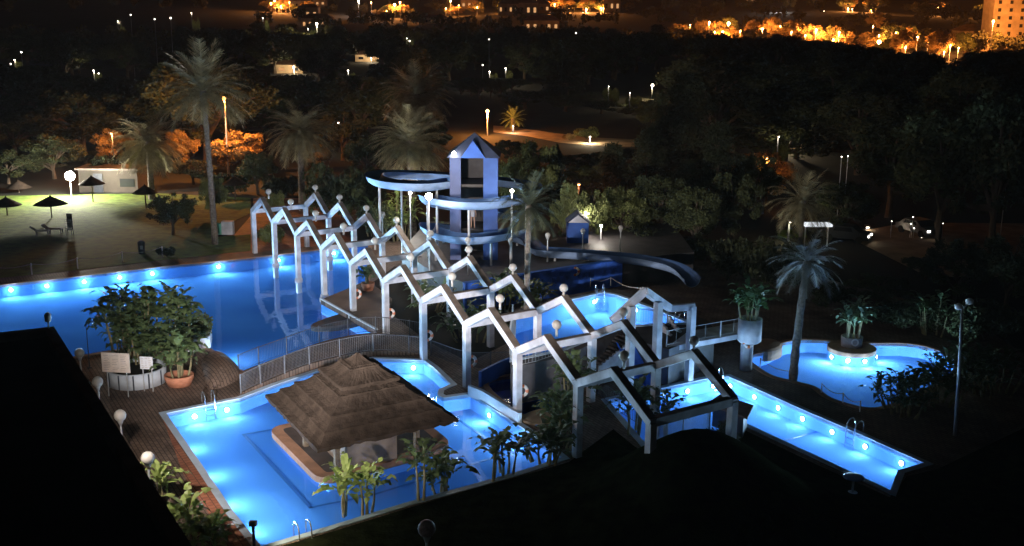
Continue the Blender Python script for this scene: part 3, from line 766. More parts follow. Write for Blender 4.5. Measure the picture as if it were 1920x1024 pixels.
# ---------------------------------------------------------------- palms
palm(381, 172, 95, 84, 'tallest palm with a slim curved trunk on the lawn left of the pergola', 1, nf=64, base_px=393, tr=.22, droop=1.0)
palm(278, 268, 118, 66, 'bushy palm behind the lawn left of the tallest palm', 2, nf=80, droop=1.35, tr=.3, up=.75)
palm(562, 248, 112, 64, 'full palm behind the far end of the pergola', 3, nf=80, droop=1.3, tr=.3, up=.8)
palm(781, 180, 124, 66, 'large palm rising farthest back behind the slide tower', 4, nf=84, droop=1.3, tr=.32, up=.85)
palm(770, 268, 100, 72, 'wide warmly lit palm just left of the slide tower', 5, nf=90, droop=1.15, tr=.34, up=.85, zg=0)
palm(992, 388, 66.5, 66, 'dark slim palm standing among the pergola rafters in front of the slide', 6, nf=44, base_px=988, tr=.15, droop=1.25, m=mat('shaded_palm_frond', (.07, .08, .045), .7, .3, 1.5))  # darker frond copy holds the dimness of this unlit palm
palm(1506, 380, 84, 66, 'dim grey palm rising behind the blue lit palm', 7, nf=44, tr=.17, droop=1.35)
palm(1513, 492, 59.4, 66, 'palm lit pale blue by the lagoon pool at its foot', 8, nf=40, m=M_frondlit, base_px=1495, tr=.19, droop=1.2)

# ---------------------------------------------------------------- planted groups around the pools
# left planter island
pz = U(255, 738)
pl = thing('drum_planter', 'wide pale blue drum planter panelled round its side beside the notice boards', 'planter', U(258, 722))
dc = U(258, 716); R = (310-205)/2*math.hypot(dc.y, CAMH)/F
b = MB(); b.lathe((dc.x, dc.y, .02), [(R, 0), (R, .85), (R-.12, .86), (R-.15, .7)], 40); b.build('planter_wall', M_planter, pl, True)
for k in range(12):
    a = k*math.pi/6+.2; b = MB(); b.beam((dc.x+math.cos(a)*R, dc.y+math.sin(a)*R, .03), (dc.x+math.cos(a)*R, dc.y+math.sin(a)*R, .84), .07, .07); b.build('panel_joint', M_dkmetal, pl)
b = MB(); b.lathe((dc.x, dc.y, .03), [(R-.16, 0), (R-.16, .7)], 30); b.build('soil', M_ground, pl)
cp = U(275, 690)
plant((cp.x-.6, cp.y-.1, .3), 'tallest leafy clump left of centre in the planter by the notice boards', 11, 9, 2.8, 5.0, 1.45, L=1.1, nl=14)
plant((cp.x+1.0, cp.y+.3, .3), 'dense dark clump right of centre in the planter by the notice boards', 12, 10, 2.5, 4.9, 1.4, L=1.1, nl=14)
plant((cp.x+.2, cp.y-.9, .3), 'low broad leafed clump in front within the drum planter', 13, 8, 1.0, 3.0, 1.4, L=1.05, nl=13)
plant((cp.x-1.4, cp.y+.3, .3), 'leafy clump at the left edge of the drum planter', 14, 7, 1.0, 3.4, .9, L=1.05, nl=12)
tp = U(337, 722)
pt = thing('terracotta_pot', 'big round terracotta pot right of the blue drum planter', 'pot', tp)
b = MB(); b.lathe(tp, [(.6, 0), (.78, .4), (.8, .62), (.7, .62), (.66, .5)], 24); b.build('pot_wall', M_terra, pt, True)
plant((tp.x, tp.y, .45), 'bushy broad leafed plant growing out of the big terracotta pot', 15, 9, .7, 2.2, .7, L=1.15)
# white wall planter
q0 = U(372, 668); wl = thing('wall_planter', 'white walled planter corner with a clipped dark hedge at the water edge', 'planter', q0)
wp = ccw(UL([(330, 668), (395, 652), (398, 636), (372, 624), (330, 640)], 0)); b = MB(); b.prism(wp, .02, .75); b.build('planter_wall', M_white, wl)
def hedge_mesh(loop, z0, z1, n_, m, seed, size=.16):
    rs = np.random.RandomState(seed); xs = [p.x for p in loop]; ys = [p.y for p in loop]; P = []
    while len(P) < n_:
        x, y = rs.uniform(min(xs), max(xs)), rs.uniform(min(ys), max(ys))
        if inside((x, y), loop): P.append((x, y, z0+(z1-z0)*rs.uniform(0, 1)**.6*(.8+.2*math.sin(x*3+y*2))))
    V, Fq = leaf_quads(rs, np.array(P), size, .6); b = MB(); b.v = [tuple(v) for v in V]; b.f = [tuple(f) for f in Fq.tolist()]; return b
hedge_mesh(offset(wp, .1), .7, 1.5, 2600, M_leaf, 5).build('hedge', M_leaf, wl)
# notice boards
def board(px0, py0, px1, py1, label, m, rows, seed):
    Y = U((px0+px1)/2, 733).y-1.0 if px0 < 230 else U(270, 728).y-.6
    a, c_ = D(px0, py1, Y), D(px1, py0, Y); cx = (a.x+c_.x)/2
    o = thing('notice_board', label, 'notice board', (cx, Y, .02)); th = -.12
    Rm = Matrix.Rotation(th, 3, 'Z'); wdt, hgt = c_.x-a.x, c_.z-a.z; cz = (a.z+c_.z)/2
    b = MB(); b.box((cx, Y, cz), (wdt, .05, hgt), Rm); pn = b.build('panel', m, o)
    for s_ in (-.35, .35):
        p = Vector((cx, Y, 0)) + Rm @ Vector((s_*wdt, .05, 0)); b = MB(); b.tube([(p.x, p.y, .02), (p.x, p.y, cz+hgt*.3)], .03, 6); b.build('leg', M_pole, o)
    b = MB(); rg = random.Random(seed)
    for r_ in range(rows):
        z = cz + hgt*(.36-.72*r_/(rows-1))
        for c2_ in range(3):
            x0 = -.42+.3*c2_; L_ = .24*rg.uniform(.6, 1)
            if r_ in (1, 6) and c2_ == 1: continue
            p = Vector((cx, Y, z)) + Rm @ Vector(((x0+L_/2)*wdt, -.028, 0)); b.box(p, (L_*wdt, .004, hgt*.025), Rm)
    b.build('lettering', M_ink, pn)
board(191, 662, 243, 698, 'large cream notice board on legs in front of the drum planter', M_board, 9, 1)
board(263, 669, 286, 692, 'small white notice board right of the large cream board', M_boardw, 6, 2)
bp_ = U(213, 722); bn = thing('litter_bin', 'small dark litter bin under the large notice board', 'litter bin', bp_)
b = MB(); b.lathe(bp_, [(.2, .1), (.24, .85), (.2, .9)], 14); b.build('bin_body', M_dkmetal, bn, True); b = MB(); b.torus((bp_.x, bp_.y, .86), .24, .03, (0, 0, 1)); b.build('bin_rim', M_pole, bn, True)
po = U(168, 690); b = MB(); b.tube([po, po+Vector((0, 0, 2.7))], [.035, .015], 6); b.lathe(po, [(.15, 0), (.15, .05), (.04, .08)], 10)
tag(b.build('thin_mast', M_dkmetal, origin=po), 'thin bare mast on the deck left of the cream notice board', 'mast')
po = U(366, 640); b = MB(); b.tube([po, po+Vector((0, 0, 2.6))], .025, 6); b.ball(po+Vector((0, 0, 2.62)), .04, 8, 6)
tag(b.build('thin_mast', M_dkmetal, origin=po), 'thin dark mast rising from the hedge beside the leafy planter', 'mast')

# globe lamps (unlit) on posts
def globe_lamp(px, py, Y, r, label, zg=.02, group=None, m=M_globe):
    c = D(px, py, Y); o = thing('globe_lamp', label, 'globe lamp', (c.x, c.y, zg), group)
    b = MB(); b.ball(c, r); b.build('globe', m, o, True)
    b = MB(); b.lathe(c-Vector((0, 0, r*1.25)), [(.05, -.12), (.12, .05), (.14, .16)], 10); b.build('collar', M_pole, o, True)
    b = MB(); b.tube([(c.x, c.y, zg), (c.x, c.y, c.z-r)], [.06, .04], 8); b.build('pole', M_pole, o); return o
globe_lamp(149, 662, 59.5, .27, 'topmost of the four globe lamps along the black roof edge')
globe_lamp(183, 716, 53, .27, 'second globe lamp from the top along the black roof edge')
globe_lamp(225, 779, 46.5, .27, 'third globe lamp from the top along the black roof edge')
globe_lamp(277, 859, 41, .27, 'lowest globe lamp along the black roof edge')
globe_lamp(800, 991, 33, .29, 'dim globe lamp standing in the dark lawn at the bottom', .035, m=mat('mottled_globe', (.35, .26, .24), .6, .3, 8))  # darker, mottled brown globe colour
for i, (x, y, yb) in enumerate(((957, 451, 505), (1027, 441, 497), (1093, 433, 490), (1164, 427, 478))):
    bs = U(x-2, yb-6, 2.0)
    globe_lamp(x, y, bs.y, .19, '%s globe lamp from the left on the terrace above the blue wall' % ORD[i], 2.0)
globe_lamp(717, 402, 84, .22, 'globe lamp on a tall post left of the slide tower', .02)
globe_lamp(877, 450, 76, .2, 'globe lamp beside the slide supports in front of the tower', .02)
# bollard
bo = U(477, 1032); bb = thing('bollard_lamp', 'dark bollard lamp at the near corner of the kiosk pool', 'bollard', bo)
t0 = D(476, 985, bo.y); b = MB(); b.tube([bo, (bo.x, bo.y, t0.z)], .06, 8); b.build('post', M_dkmetal, bb)
b = MB(); b.box((bo.x, bo.y, t0.z+.08), (.28, .22, .16)); b.build('head', M_dkmetal, bb)
light('added_plant_light', 'SPOT', (bo.x+.25, bo.y-.6, t0.z+.3), 520, (1, .85, .55), bb, .1, 120, (-5, 42.5, 1.2), .8)  # spot added beside the bollard head to light the plants
# tall lamp mast right
mb0 = U(1790, 818); mt = D(1806, 574, mb0.y)
ml = thing('lamp_mast', 'tall grey lamp mast with two unlit floodlights right of the lagoon pool', 'lamp mast', mb0)
b = MB(); b.tube([mb0, mb0.lerp(mt, .5), Vector((mt.x-.05, mt.y, mt.z))], [.09, .075, .055], 10); b.build('pole', M_pole, ml, True)
for s_, dz in ((-.22, -.05), (.28, .22)):
    b = MB(); c = mt+Vector((s_, 0, dz)); b.beam(mt-Vector((0, 0, .15)), c, .05, .05); b.build('arm', M_pole, ml)
    b = MB(); b.lathe(c-Vector((0, 0, .14)), [(.06, 0), (.17, .06), (.19, .22), (.08, .3)], 10); b.build('floodlight_head', M_ringw, ml, True)

# lagoon: planter island, mound, lamps
li = U(1597, 652); isl2 = [Vector((li.x+1.15*math.cos(t), li.y+1.25*math.sin(t), 0)) for t in [2*math.pi*i/26 for i in range(26)]]
lg = thing('island_planter', 'round planter island at the back edge of the lagoon pool', 'planter', li)
b = MB(); b.lathe((li.x, li.y, 0), [(1.46, -.2), (1.46, .05), (1.4, .08)], 30); b.build('island_kerb', M_brown, lg)
b = MB(); b.lathe((li.x, li.y, 0), [(1.40, -.77), (1.40, -.21)], 30); b.build('island_base', M_tile, lg)
b = MB(); b.lathe((li.x-.0, li.y+.1, .08), [(.62, 0), (.66, .62), (.56, .62), (.5, .5)], 24); b.build('planter_tub', mat('grey_tub', (.42, .38, .36), .8, .2, 3), lg, True)
b = MB(); b.torus((li.x, li.y-.57, .5), .19, .05, (0, -1, .1), 14, 6); b.build('tub_ring', M_ringw, lg, True)
plant((li.x, li.y+.1, .55), 'tall pool lit plant growing in the lagoon island planter', 21, 8, 1.2, 2.5, .7, m=mat('pool_lit_leaf', (.22, .30, .18), .5, .25, 2), L=1.0, W=.2)  # leaf colour brightened as if by the pool lamps
for i, (x, y) in enumerate(PL['lagoon']):
    p = U(x, y, -.1); d = Vector((p.x-li.x, p.y-li.y, 0)).normalized(); base = Vector((li.x, li.y, -.42)) + d*1.45
    r = thing('pool_lamp', '%s underwater lamp from the left under the lagoon island planter' % ORD[i], 'pool lamp', base, 'lamps round the lagoon island')
    b = MB(); b.tube([base-d*.03, base+d*.05], .15, 16); b.build('lamp_rim', M_chrome, r)
    b = MB(); b.tube([base+d*.05, base+d*.065], .12, 16); b.build('lamp_lens', E_pool, r)
    pool_light(base, d, 180, r, spill=1.8)
b = MB(); mo = ccw(smooth_loop(UL([(1408, 657), (1412, 645), (1440, 639), (1464, 646), (1464, 656), (1440, 663)]), 4)); K = len(mo); mc = sum(mo, Vector())/K
for s_, z in [(1, -.5), (1, .1), (.85, .22), (.4, .34)]: b.v += [(mc.x+(p.x-mc.x)*s_, mc.y+(p.y-mc.y)*s_, z) for p in mo]
b.f = [(i*K+j, i*K+(j+1) % K, (i+1)*K+(j+1) % K, (i+1)*K+j) for i in range(3) for j in range(K)] + [tuple(3*K+j for j in range(K))]
tag(b.build('round_island', M_brown, origin=(mc.x, mc.y, 0)), 'low round brown island at the left end of the lagoon pool', 'island')
plant(U(1690, 775), 'dense dark shrub clump at the near right shore of the lagoon pool', 31, 16, .8, 1.9, 1.3, name='shrub', L=.9, W=.16, cat='shrub')
plant(U(1755, 760), 'dark shrub clump beside the tall lamp mast', 32, 18, .9, 2.2, 1.5, name='shrub', L=.95, W=.16, cat='shrub')
plant(U(1800, 722), 'spiky shrub clump at the right end of the lagoon pool', 33, 16, 1.0, 2.3, 1.4, name='shrub', L=.95, W=.15, cat='shrub')
plant(U(1860, 735), 'dark shrub clump on the far right behind the lamp mast', 34, 18, .9, 2.3, 1.8, name='shrub', L=.95, W=.15, cat='shrub')
plant(U(1750, 628), 'faint leafy plant in the dark behind the lagoon pool', 35, 8, 1.2, 2.8, .9, L=1.0, W=.2)

# tall drum planter on its column, walkway and rail
cb = U(1398, 694); dz0 = D(1402, 640, cb.y).z; dz1 = D(1402, 597, cb.y).z
dp = thing('column_planter', 'white drum planter raised on a thick column at the end of the walkway', 'planter', cb)
b = MB(); b.lathe((cb.x, cb.y, 0), [(.36, .02), (.36, dz0-.1), (.3, dz0)], 20); b.build('column', M_white, dp, True)
b = MB(); b.lathe((cb.x+.1, cb.y, dz0-.05), [(.55, 0), (.68, .12), (.68, dz1-dz0+.05), (.58, dz1-dz0+.05), (.55, dz1-dz0-.1)], 28); b.build('drum', M_white, dp, True)
plant((cb.x+.1, cb.y, dz1-.15), 'bushy green plant overflowing the white drum planter on its column', 22, 10, .9, 2.1, .75, m=mat('mid_leaf', (.12, .20, .09), .5, .3, 2), L=1.05, W=.2)
life_ring(D(1404, 642, cb.y-.42), (0.1, -1, 0), 'orange and white life ring on the column of the white drum planter')
wk = thing('walkway', 'raised white edged walkway running from the steps to the column planter', 'walkway', U(1320, 660))
a0, a1 = U(1250, 652, TZ), U(1392, 626, TZ); a2, a3 = U(1390, 604, TZ), U(1290, 622, TZ)
b = MB(); b.prism(ccw([a0, a1, a2, a3]), TZ-.28, TZ+.01); b.build('slab', M_white, wk)
rl = spline([a0+Vector((0, .1, .02)), a1+Vector((0, .1, .02))], 6); railing(rl, .9, M_pole, wk, 2, 1)
p = U(1345, 668); b = MB(); b.beam((a1.x-2, a1.y+.4, .02), (a1.x-2, a1.y+.4, TZ-.28), .45, .45); b.build('support', M_white, wk)

# ---------------------------------------------------------------- house shaped frame and steps
fr = thing('gable_frame', 'white concrete frame with a pointed gable over the steps beside the middle pool', 'frame', U(1290, 715))
bR = U(1291, 716); bM = U(1228, 745); bL = U(1178, 752)
def gz(px, py, bs): return D(px, py, bs.y)
tR = gz(1300, 575, bR); tR0 = gz(1256, 578, bR+Vector((0, .3, 0)));
ax_ = gz(1209, 546, bM + (bL-bM)*.3)
tL = gz(1150, 600, bL)
mTop = gz(1228, 566, bM); lTop = gz(1185, 574, bL)
pts = [tL, ax_, tR0, tR]
for i in range(3):
    b = MB(); d = (pts[i+1]-pts[i]).normalized(); b.beam(pts[i]-d*.1, pts[i+1]+d*.1, .34, .36); b.build('gable_beam', M_white, fr)
for base, tp_ in ((bR, tR), (bM, mTop), (bL, lTop)):
    b = MB(); b.beam((base.x, base.y, .02), (base.x, base.y, tp_.z), .36, .36, ROWN); b.build('post', M_white, fr)
def stairs(name, top, bot, wvec, n_, label):
    o = thing(name, label, 'steps', (bot.x, bot.y, .02)); L_ = bot-top
    for s_ in (0, 1):
        b = MB(); off = wvec*s_; vs = []
        for i in range(n_+1):
            p = top + L_*(i/n_); vs.append((p+off, top.z+.25 - (top.z-bot.z)*(i/n_)))
        for i in range(n_):
            p, z = vs[i]; q, _ = vs[i+1]; zt = z
            w2 = wvec.normalized()*.09
            b.add([(p.x-w2.x, p.y-w2.y, max(0.02, zt-1.0)), (q.x-w2.x, q.y-w2.y, max(.02, zt-1.2)), (q.x-w2.x, q.y-w2.y, zt), (p.x-w2.x, p.y-w2.y, zt),
                   (p.x+w2.x, p.y+w2.y, max(0.02, zt-1.0)), (q.x+w2.x, q.y+w2.y, max(.02, zt-1.2)), (q.x+w2.x, q.y+w2.y, zt), (p.x+w2.x, p.y+w2.y, zt)],
                  [(0, 1, 2, 3), (7, 6, 5, 4), (3, 2, 6, 7), (1, 5, 6, 2), (0, 3, 7, 4), (0, 4, 5, 1)])
        b.build('string_wall', M_white, o)
    b = MB()
    for i in range(n_):
        p = top + L_*(i/n_) + wvec*.5; q = top + L_*((i+1)/n_) + wvec*.5; z = top.z-(top.z-bot.z)*((i+1)/n_)
        b.beam((p.x, p.y, z-.08), (q.x, q.y, z-.08), wvec.length-.2, .16)
    b.build('treads', M_floor, o)
stairs('steps', U(1193, 641, TZ), U(1122, 697, .8), U(1170, 615, TZ)-U(1193, 641, TZ), 11, 'white sided flight of steps going down left from the middle pool terrace')
stairs('steps', U(1236, 606, TZ+.4), U(1268, 654, TZ-.6), Vector((.9, 1.0, 0))*.7, 7, 'short flight of steps at the right end of the middle pool')
# blue chute down to the lap pool
def chute(name, pts, wd, ht, label, mo=M_slide, mi=M_slidein, th=.05, flangew=.1):
    o = thing(name, label, 'water slide', (pts[0].x, pts[0].y, 0)); prof = []
    for i in range(9):
        t = math.pi*(1+i/8); prof.append((math.cos(t)*wd/2, (math.sin(t)+1)*ht))
    outer = [(-wd/2-flangew, ht)] + [(x*1.06, z-.04) for x, z in prof] + [(wd/2+flangew, ht)]
    inner = [(-wd/2-flangew, ht+.03)] + prof + [(wd/2+flangew, ht+.03)]
    def sweep(pr, flip):
        b = MB(); n_ = len(pr)
        for i, p in enumerate(pts):
            d = pts[min(i+1, len(pts)-1)]-pts[max(i-1, 0)]; d.z = 0; d.normalize(); s_ = Vector((d.y, -d.x, 0))
            b.v += [tuple(p + s_*x + Vector((0, 0, z-ht))) for x, z in pr]
        b.f = [((i*n_+j, (i+1)*n_+j, (i+1)*n_+j+1, i*n_+j+1) if flip else (i*n_+j, i*n_+j+1, (i+1)*n_+j+1, (i+1)*n_+j)) for i in range(len(pts)-1) for j in range(n_-1)]
        return b
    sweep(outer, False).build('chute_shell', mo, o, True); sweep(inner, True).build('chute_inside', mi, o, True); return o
o = chute('short_slide', spline([U(1170, 640, TZ+.3), U(1195, 690, 1.2), U(1222, 735, .25)], 6), .9, .45, 'short bright blue slide dropping to the lap pool', M_blue, M_blue)

# ---------------------------------------------------------------- blue wall, tower, big slide
bw = thing('blue_wall', 'long royal blue mosaic wall below the slide terrace', 'wall', (wallA.x, wallA.y, 0))
wdv = (wallB-wallA).normalized(); 
b = MB(); b.beam((wallA.x, wallA.y, 1.0), (wallB.x, wallB.y, 1.0), .3, 2.05); b.build('wall_body', M_bluewall, bw)
for i in range(6):
    p = wallA.lerp(wallB, (i+.5)/6); nv = Vector((wdv.y, -wdv.x, 0))
    b = MB(); b.beam(p+nv*.16-wdv*.75+Vector((0, 0, -.75)), p+nv*.16+wdv*.75+Vector((0, 0, -.75)), .03, .5); b.build('mosaic_panel', mat('deep_blue_mosaic', (.035, .12, .6), .5, .4, 3), bw)
b = MB(); b.beam((wallA.x, wallA.y, 2.06), (wallB.x, wallB.y, 2.06), .36, .06); b.build('wall_cap', M_blue, bw)
pw = U(1077, 503, 1.75); life_ring((pw.x, wallA.lerp(wallB, (1077-870)/295).y-.3, 1.7), (0, -1, 0), 'life ring hung on the royal blue wall')

T = U(890, 478, 2.0); TY = T.y
tw = thing('slide_tower', 'blue and lilac slide tower with a gabled pyramid roof', 'tower', (T.x, T.y, 2.0))
tz1 = D(890, 290, TY).z; tz2 = D(887, 248, TY).z; hw_ = 1.75
def TC(x, y, z): return T + Vector((x, y, z-2.0))
Mtb = mat('tower_blue_paint', (.035, .085, .28), .65, .25, .6)
Mlil = mat('lilac_paint', (.10, .13, .27), .6, .15, .6)
for x0, x1, m in ((-hw_, -.95, Mlil), (.7, hw_, Mtb)):
    b = MB(); b.prism([TC(x0, -hw_, 0), TC(x1, -hw_, 0), TC(x1, -hw_+.2, 0), TC(x0, -hw_+.2, 0)], 2.0, tz1); b.build('front_wall', m, tw)
for x0 in (-hw_, hw_-.2):
    b = MB(); b.prism([TC(x0, -hw_+.2, 0), TC(x0+.2, -hw_+.2, 0), TC(x0+.2, -.4, 0), TC(x0, -.4, 0)], 2.0, tz1); b.build('side_wall', Mtb, tw)
    b = MB(); b.prism([TC(x0, .4, 0), TC(x0+.2, .4, 0), TC(x0+.2, hw_, 0), TC(x0, hw_, 0)], 2.0, tz1); b.build('side_wall', Mtb, tw)
b = MB(); b.prism([TC(-hw_+.2, hw_-.2, 0), TC(hw_-.2, hw_-.2, 0), TC(hw_-.2, hw_, 0), TC(-hw_+.2, hw_, 0)], 2.0, tz1); b.build('rear_wall', M_floor, tw)
for z in (4.3, D(890, 340, TY).z):
    b = MB(); b.prism([TC(-hw_+.2, -hw_+.25, 0), TC(hw_-.2, -hw_+.25, 0), TC(hw_-.2, hw_-.2, 0), TC(-hw_+.2, hw_-.2, 0)], z-.2, z); b.build('landing', M_floor, tw)
b = MB(); h2 = hw_+.2; zc = tz2
b.add([TC(-h2, -h2, tz1), TC(h2, -h2, tz1), TC(h2, h2, tz1), TC(-h2, h2, tz1), TC(0, 0, zc)], [(0, 1, 4), (1, 2, 4), (2, 3, 4), (3, 0, 4), (3, 2, 1, 0)])
b.build('roof', M_roofblue, tw)
b = MB(); b.add([TC(-.95, -h2-.05, tz1), TC(.85, -h2-.05, tz1), TC(-.05, -h2-.05, tz1+1.25), TC(-.05, -.7, tz1+1.25)], [(0, 1, 2), (0, 2, 3), (2, 1, 3)])
b.build('gable', M_blue, tw)
ib = D(803, 300, TY)
# lamps on and by the tower
def flood(px, py, Y, r, power, label, m=E_white, col=(1, .9, .78), name='floodlight', zb=2.0, pole=True):
    c = D(px, py, Y); o = thing(name, label, 'floodlight', (c.x, c.y, zb))
    b = MB(); b.ball(c, r, 12, 8); b.build('lamp_globe', m, o, True)
    if pole: b = MB(); b.tube([(c.x, c.y, zb), (c.x, c.y, c.z-r*.9)], .05, 8); b.build('pole', M_pole, o)
    else: b = MB(); b.beam(c+Vector((0, .05, 0)), c+Vector((.1, .45, 0)), .06, .06); b.build('bracket', M_pole, o)
    l = light('lamp_light', 'POINT', c-Vector((0, r+.35, 0)), power, col, o, .25); return o
flood(804, 368, 77, .24, 620, 'brightest white lamp on a pole left of the slide tower')
flood(769, 362, 93, .13, 1100, 'small white lamp under the wide palm left of the slide tower', zb=.02)
flood(851, 287, TY-hw_-.15, .12, 35, 'small white lamp on the upper left corner of the slide tower', pole=False, zb=D(851, 287, TY).z)
flood(960, 358, 79, .13, 300, 'small white lamp under the front curve of the slide')
flood(1098, 399, 90.5, .08, 400, 'tiny white lamp on a stake right of the blue hut roof')
flood(1127, 424, 88.5, .09, 230, 'small white lamp among the drooping trees right of the blue hut')
sp = [D(848, 336, TY-.5), D(800, 338, TY-2), D(740, 338, TY-1.5), D(703, 330, TY+1), D(712, 322, TY+4.5), D(780, 322, TY+7), D(890, 330, TY+7), D(985, 338, TY+4), D(1000, 345, TY+1.5), D(975, 352, TY-2),
      D(920, 363, TY-4.2), D(860, 367, TY-4.2), D(815, 362, TY-2.5), D(800, 366, TY+.5), D(815, 374, TY+4), D(880, 385, TY+6.5), D(960, 398, TY+5), D(990, 406, TY+1.5), D(960, 418, TY-2),
      D(900, 430, TY-4), D(845, 430, TY-3.6), D(808, 420, TY-1), D(806, 418, TY+2), D(850, 424, TY+5), D(930, 432, TY+5), D(985, 438, TY+2.5), D(1010, 450, TY-1.2), D(1060, 464, TY-2), D(1130, 474, TY-1.5), D(1190, 480, TY-1.5), D(1245, 490, TY-3), D(1278, 503, TY-4.5), D(1298, 522, TY-6.5)]
# keep the slide descending
z = sp[0].z
for p in sp[1:]:
    p.z = min(p.z, z-.02); z = p.z
sp2 = spline(sp, 6)
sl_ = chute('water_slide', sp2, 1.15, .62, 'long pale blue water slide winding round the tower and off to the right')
for i in range(4, len(sp2), 12):
    p = sp2[i]
    if p.z-.7 < 2.1: continue
    b = MB(); b.tube([(p.x, p.y, 2.0 if p.x > -7 else .02), (p.x, p.y, p.z-.66)], .09, 8); b.build('support_column', M_pole, sl_)
# pillars under the lowest turn
hut = U(1082, 452, 2.0)
ht_ = thing('blue_hut', 'small blue hut with a pale triangular gable behind the slide', 'hut', hut)
z1 = D(1082, 414, hut.y).z; z2 = D(1082, 396, hut.y).z; w_ = .85
b = MB(); b.prism([hut+Vector((-w_, -w_, 0)), hut+Vector((w_, -w_, 0)), hut+Vector((w_, w_, 0)), hut+Vector((-w_, w_, 0))], 2.0, z1); b.build('hut_wall', M_blue, ht_)
b = MB(); q = [hut+Vector((-w_-.1, -w_-.1, z1-2)), hut+Vector((w_+.1, -w_-.1, z1-2)), hut+Vector((0, -w_-.1, z2-2)), hut+Vector((-w_-.1, w_, z1-2)), hut+Vector((w_+.1, w_, z1-2)), hut+Vector((0, w_, z2-2))]
b.add(q, [(0, 3, 5, 2), (1, 2, 5, 4), (3, 4, 5), (0, 1, 4, 3)]); b.build('roof', M_roofblue, ht_)
b = MB(); b.add([q[0]+Vector((.15, -.02, .02)), q[1]+Vector((-.15, -.02, .02)), q[2]+Vector((0, -.02, -.15))], [(0, 1, 2)]); b.build('gable', M_white, ht_)

# people on the tower landing and by the terrace are only pale specks: two small standing figures
def person(loc, h, label, shirt, az=0):
    o = thing('person', label, 'person', loc)
    me = bpy.data.meshes.new('body'); P = [(0, 0, .53), (0, 0, .66), (0, 0, .80), (0, 0, .85), (0, -.01, .90), (0, 0, .97), (-.06, 0, .50), (-.065, -.01, .27), (-.065, 0, .03), (-.065, -.06, .015),
         (.06, 0, .50), (.07, .01, .27), (.075, .02, .03), (.075, -.04, .015), (-.105, 0, .79), (-.14, .01, .62), (-.13, -.06, .48), (.105, 0, .79), (.14, .01, .62), (.13, -.06, .48)]
    E_ = [(0, 1), (1, 2), (2, 3), (3, 4), (4, 5), (0, 6), (6, 7), (7, 8), (8, 9), (0, 10), (10, 11), (11, 12), (12, 13), (2, 14), (14, 15), (15, 16), (2, 17), (17, 18), (18, 19)]
    rad = [.07, .075, .075, .03, .055, .04, .052, .034, .022, .018, .052, .034, .022, .018, .032, .024, .016, .032, .024, .016]
    me.from_pydata([(x*h, y*h, z*h) for x, y, z in P], E_, []); me.materials.append(mat('skin', (.40, .25, .18), .6, .1, 5))
    ob = bpy.data.objects.new('body', me); COL.objects.link(ob); ob.parent = o
    s_ = ob.modifiers.new('skin', 'SKIN'); 
    for i, v in enumerate(me.skin_vertices[0].data): v.radius = (rad[i]*h, rad[i]*h*.8); v.use_root = (i == 0)
    ob.modifiers.new('sub', 'SUBSURF').levels = 1; ob.modifiers['sub'].render_levels = 1
    b = MB(); l = Vector(loc); b.lathe(l, [(.085*h, .5*h), (.09*h, .6*h), (.1*h, .78*h), (.05*h, .835*h)], 12); b.build('shirt', shirt, o, True)
    o.rotation_euler.z = az; return o
person(TC(-.1, -hw_+.6, 4.3), 1.72, 'standing person in a white top inside the tower below the front slide curve', M_white)

# ---------------------------------------------------------------- far left lawn furniture
flp = D(131, 330, 119)
fl2 = thing('floodlight_pole', 'dazzling white floodlight on a pole at the back of the lawn', 'floodlight', (flp.x, flp.y, 0))
b = MB(); b.ball(flp, .5, 14, 8); b.build('lamp_globe', emat('dazzle_glow', (1, .93, .88), 260), fl2, True)
b = MB(); b.tube([(flp.x, flp.y, 0), (flp.x, flp.y, flp.z-.25)], .07, 8); b.build('pole', M_pole, fl2)
light('lawn_light', 'POINT', flp-Vector((0, .9, -.3)), 13000, (1, .93, .78), fl2, .2)
def parasol(px, py, Y, r, label):
    r *= .85; c = D(px, py, Y); o = thing('thatched_parasol', label, 'parasol', (c.x, c.y, 0))
    b = MB(); b.tube([(c.x, c.y, 0), (c.x, c.y, c.z+.3)], .07, 8); b.build('pole', M_trunk, o)
    b = MB(); b.lathe(c, [(r*.93, -.02), (r, 0), (r*.55, .38), (.08, .8), (.02, .95)], 22); b.build('thatch_cap', M_thatch, o)
for px, py, Y, r, lab in ((95, 383, 107, 1.9, 'wide dark thatched parasol on the lawn in front of the dazzling floodlight'), (172, 345, 116, 1.6, 'thatched parasol behind the one nearest the floodlight'),
                          (12, 385, 108, 1.7, 'thatched parasol at the left edge of the photo'), (272, 362, 112, 1.5, 'thatched parasol right of the small lit building'), (440, 345, 118, 1.6, 'dim thatched parasol behind the tall palm trunk'), (35, 352, 122, 1.6, 'farthest thatched parasol at the left')):
    parasol(px, py, Y, r, lab)
hb_ = U(228, 362); hh = thing('garden_building', 'small flat roofed cream building behind the lawn', 'building', hb_)
b = MB(); b.box((hb_.x-1.5, hb_.y+2, 1.25), (6.5, 3.4, 2.5)); b.build('wall', mat('cream_render', (.06, .05, .04), .9, .1, 1), hh)
b = MB(); b.box((hb_.x-1.5, hb_.y+1.9, 2.6), (7.0, 3.9, .2)); b.build('roof', M_cap, hh)
b = MB(); b.box((hb_.x+.6, hb_.y+.28, 1.1), (1.6, .06, .9)); b.build('window', M_glassd, hh)
b = MB(); b.box((hb_.x-2.6, hb_.y+.28, 1.05), (1.0, .06, 2.1)); b.build('door', M_dkmetal, hh)
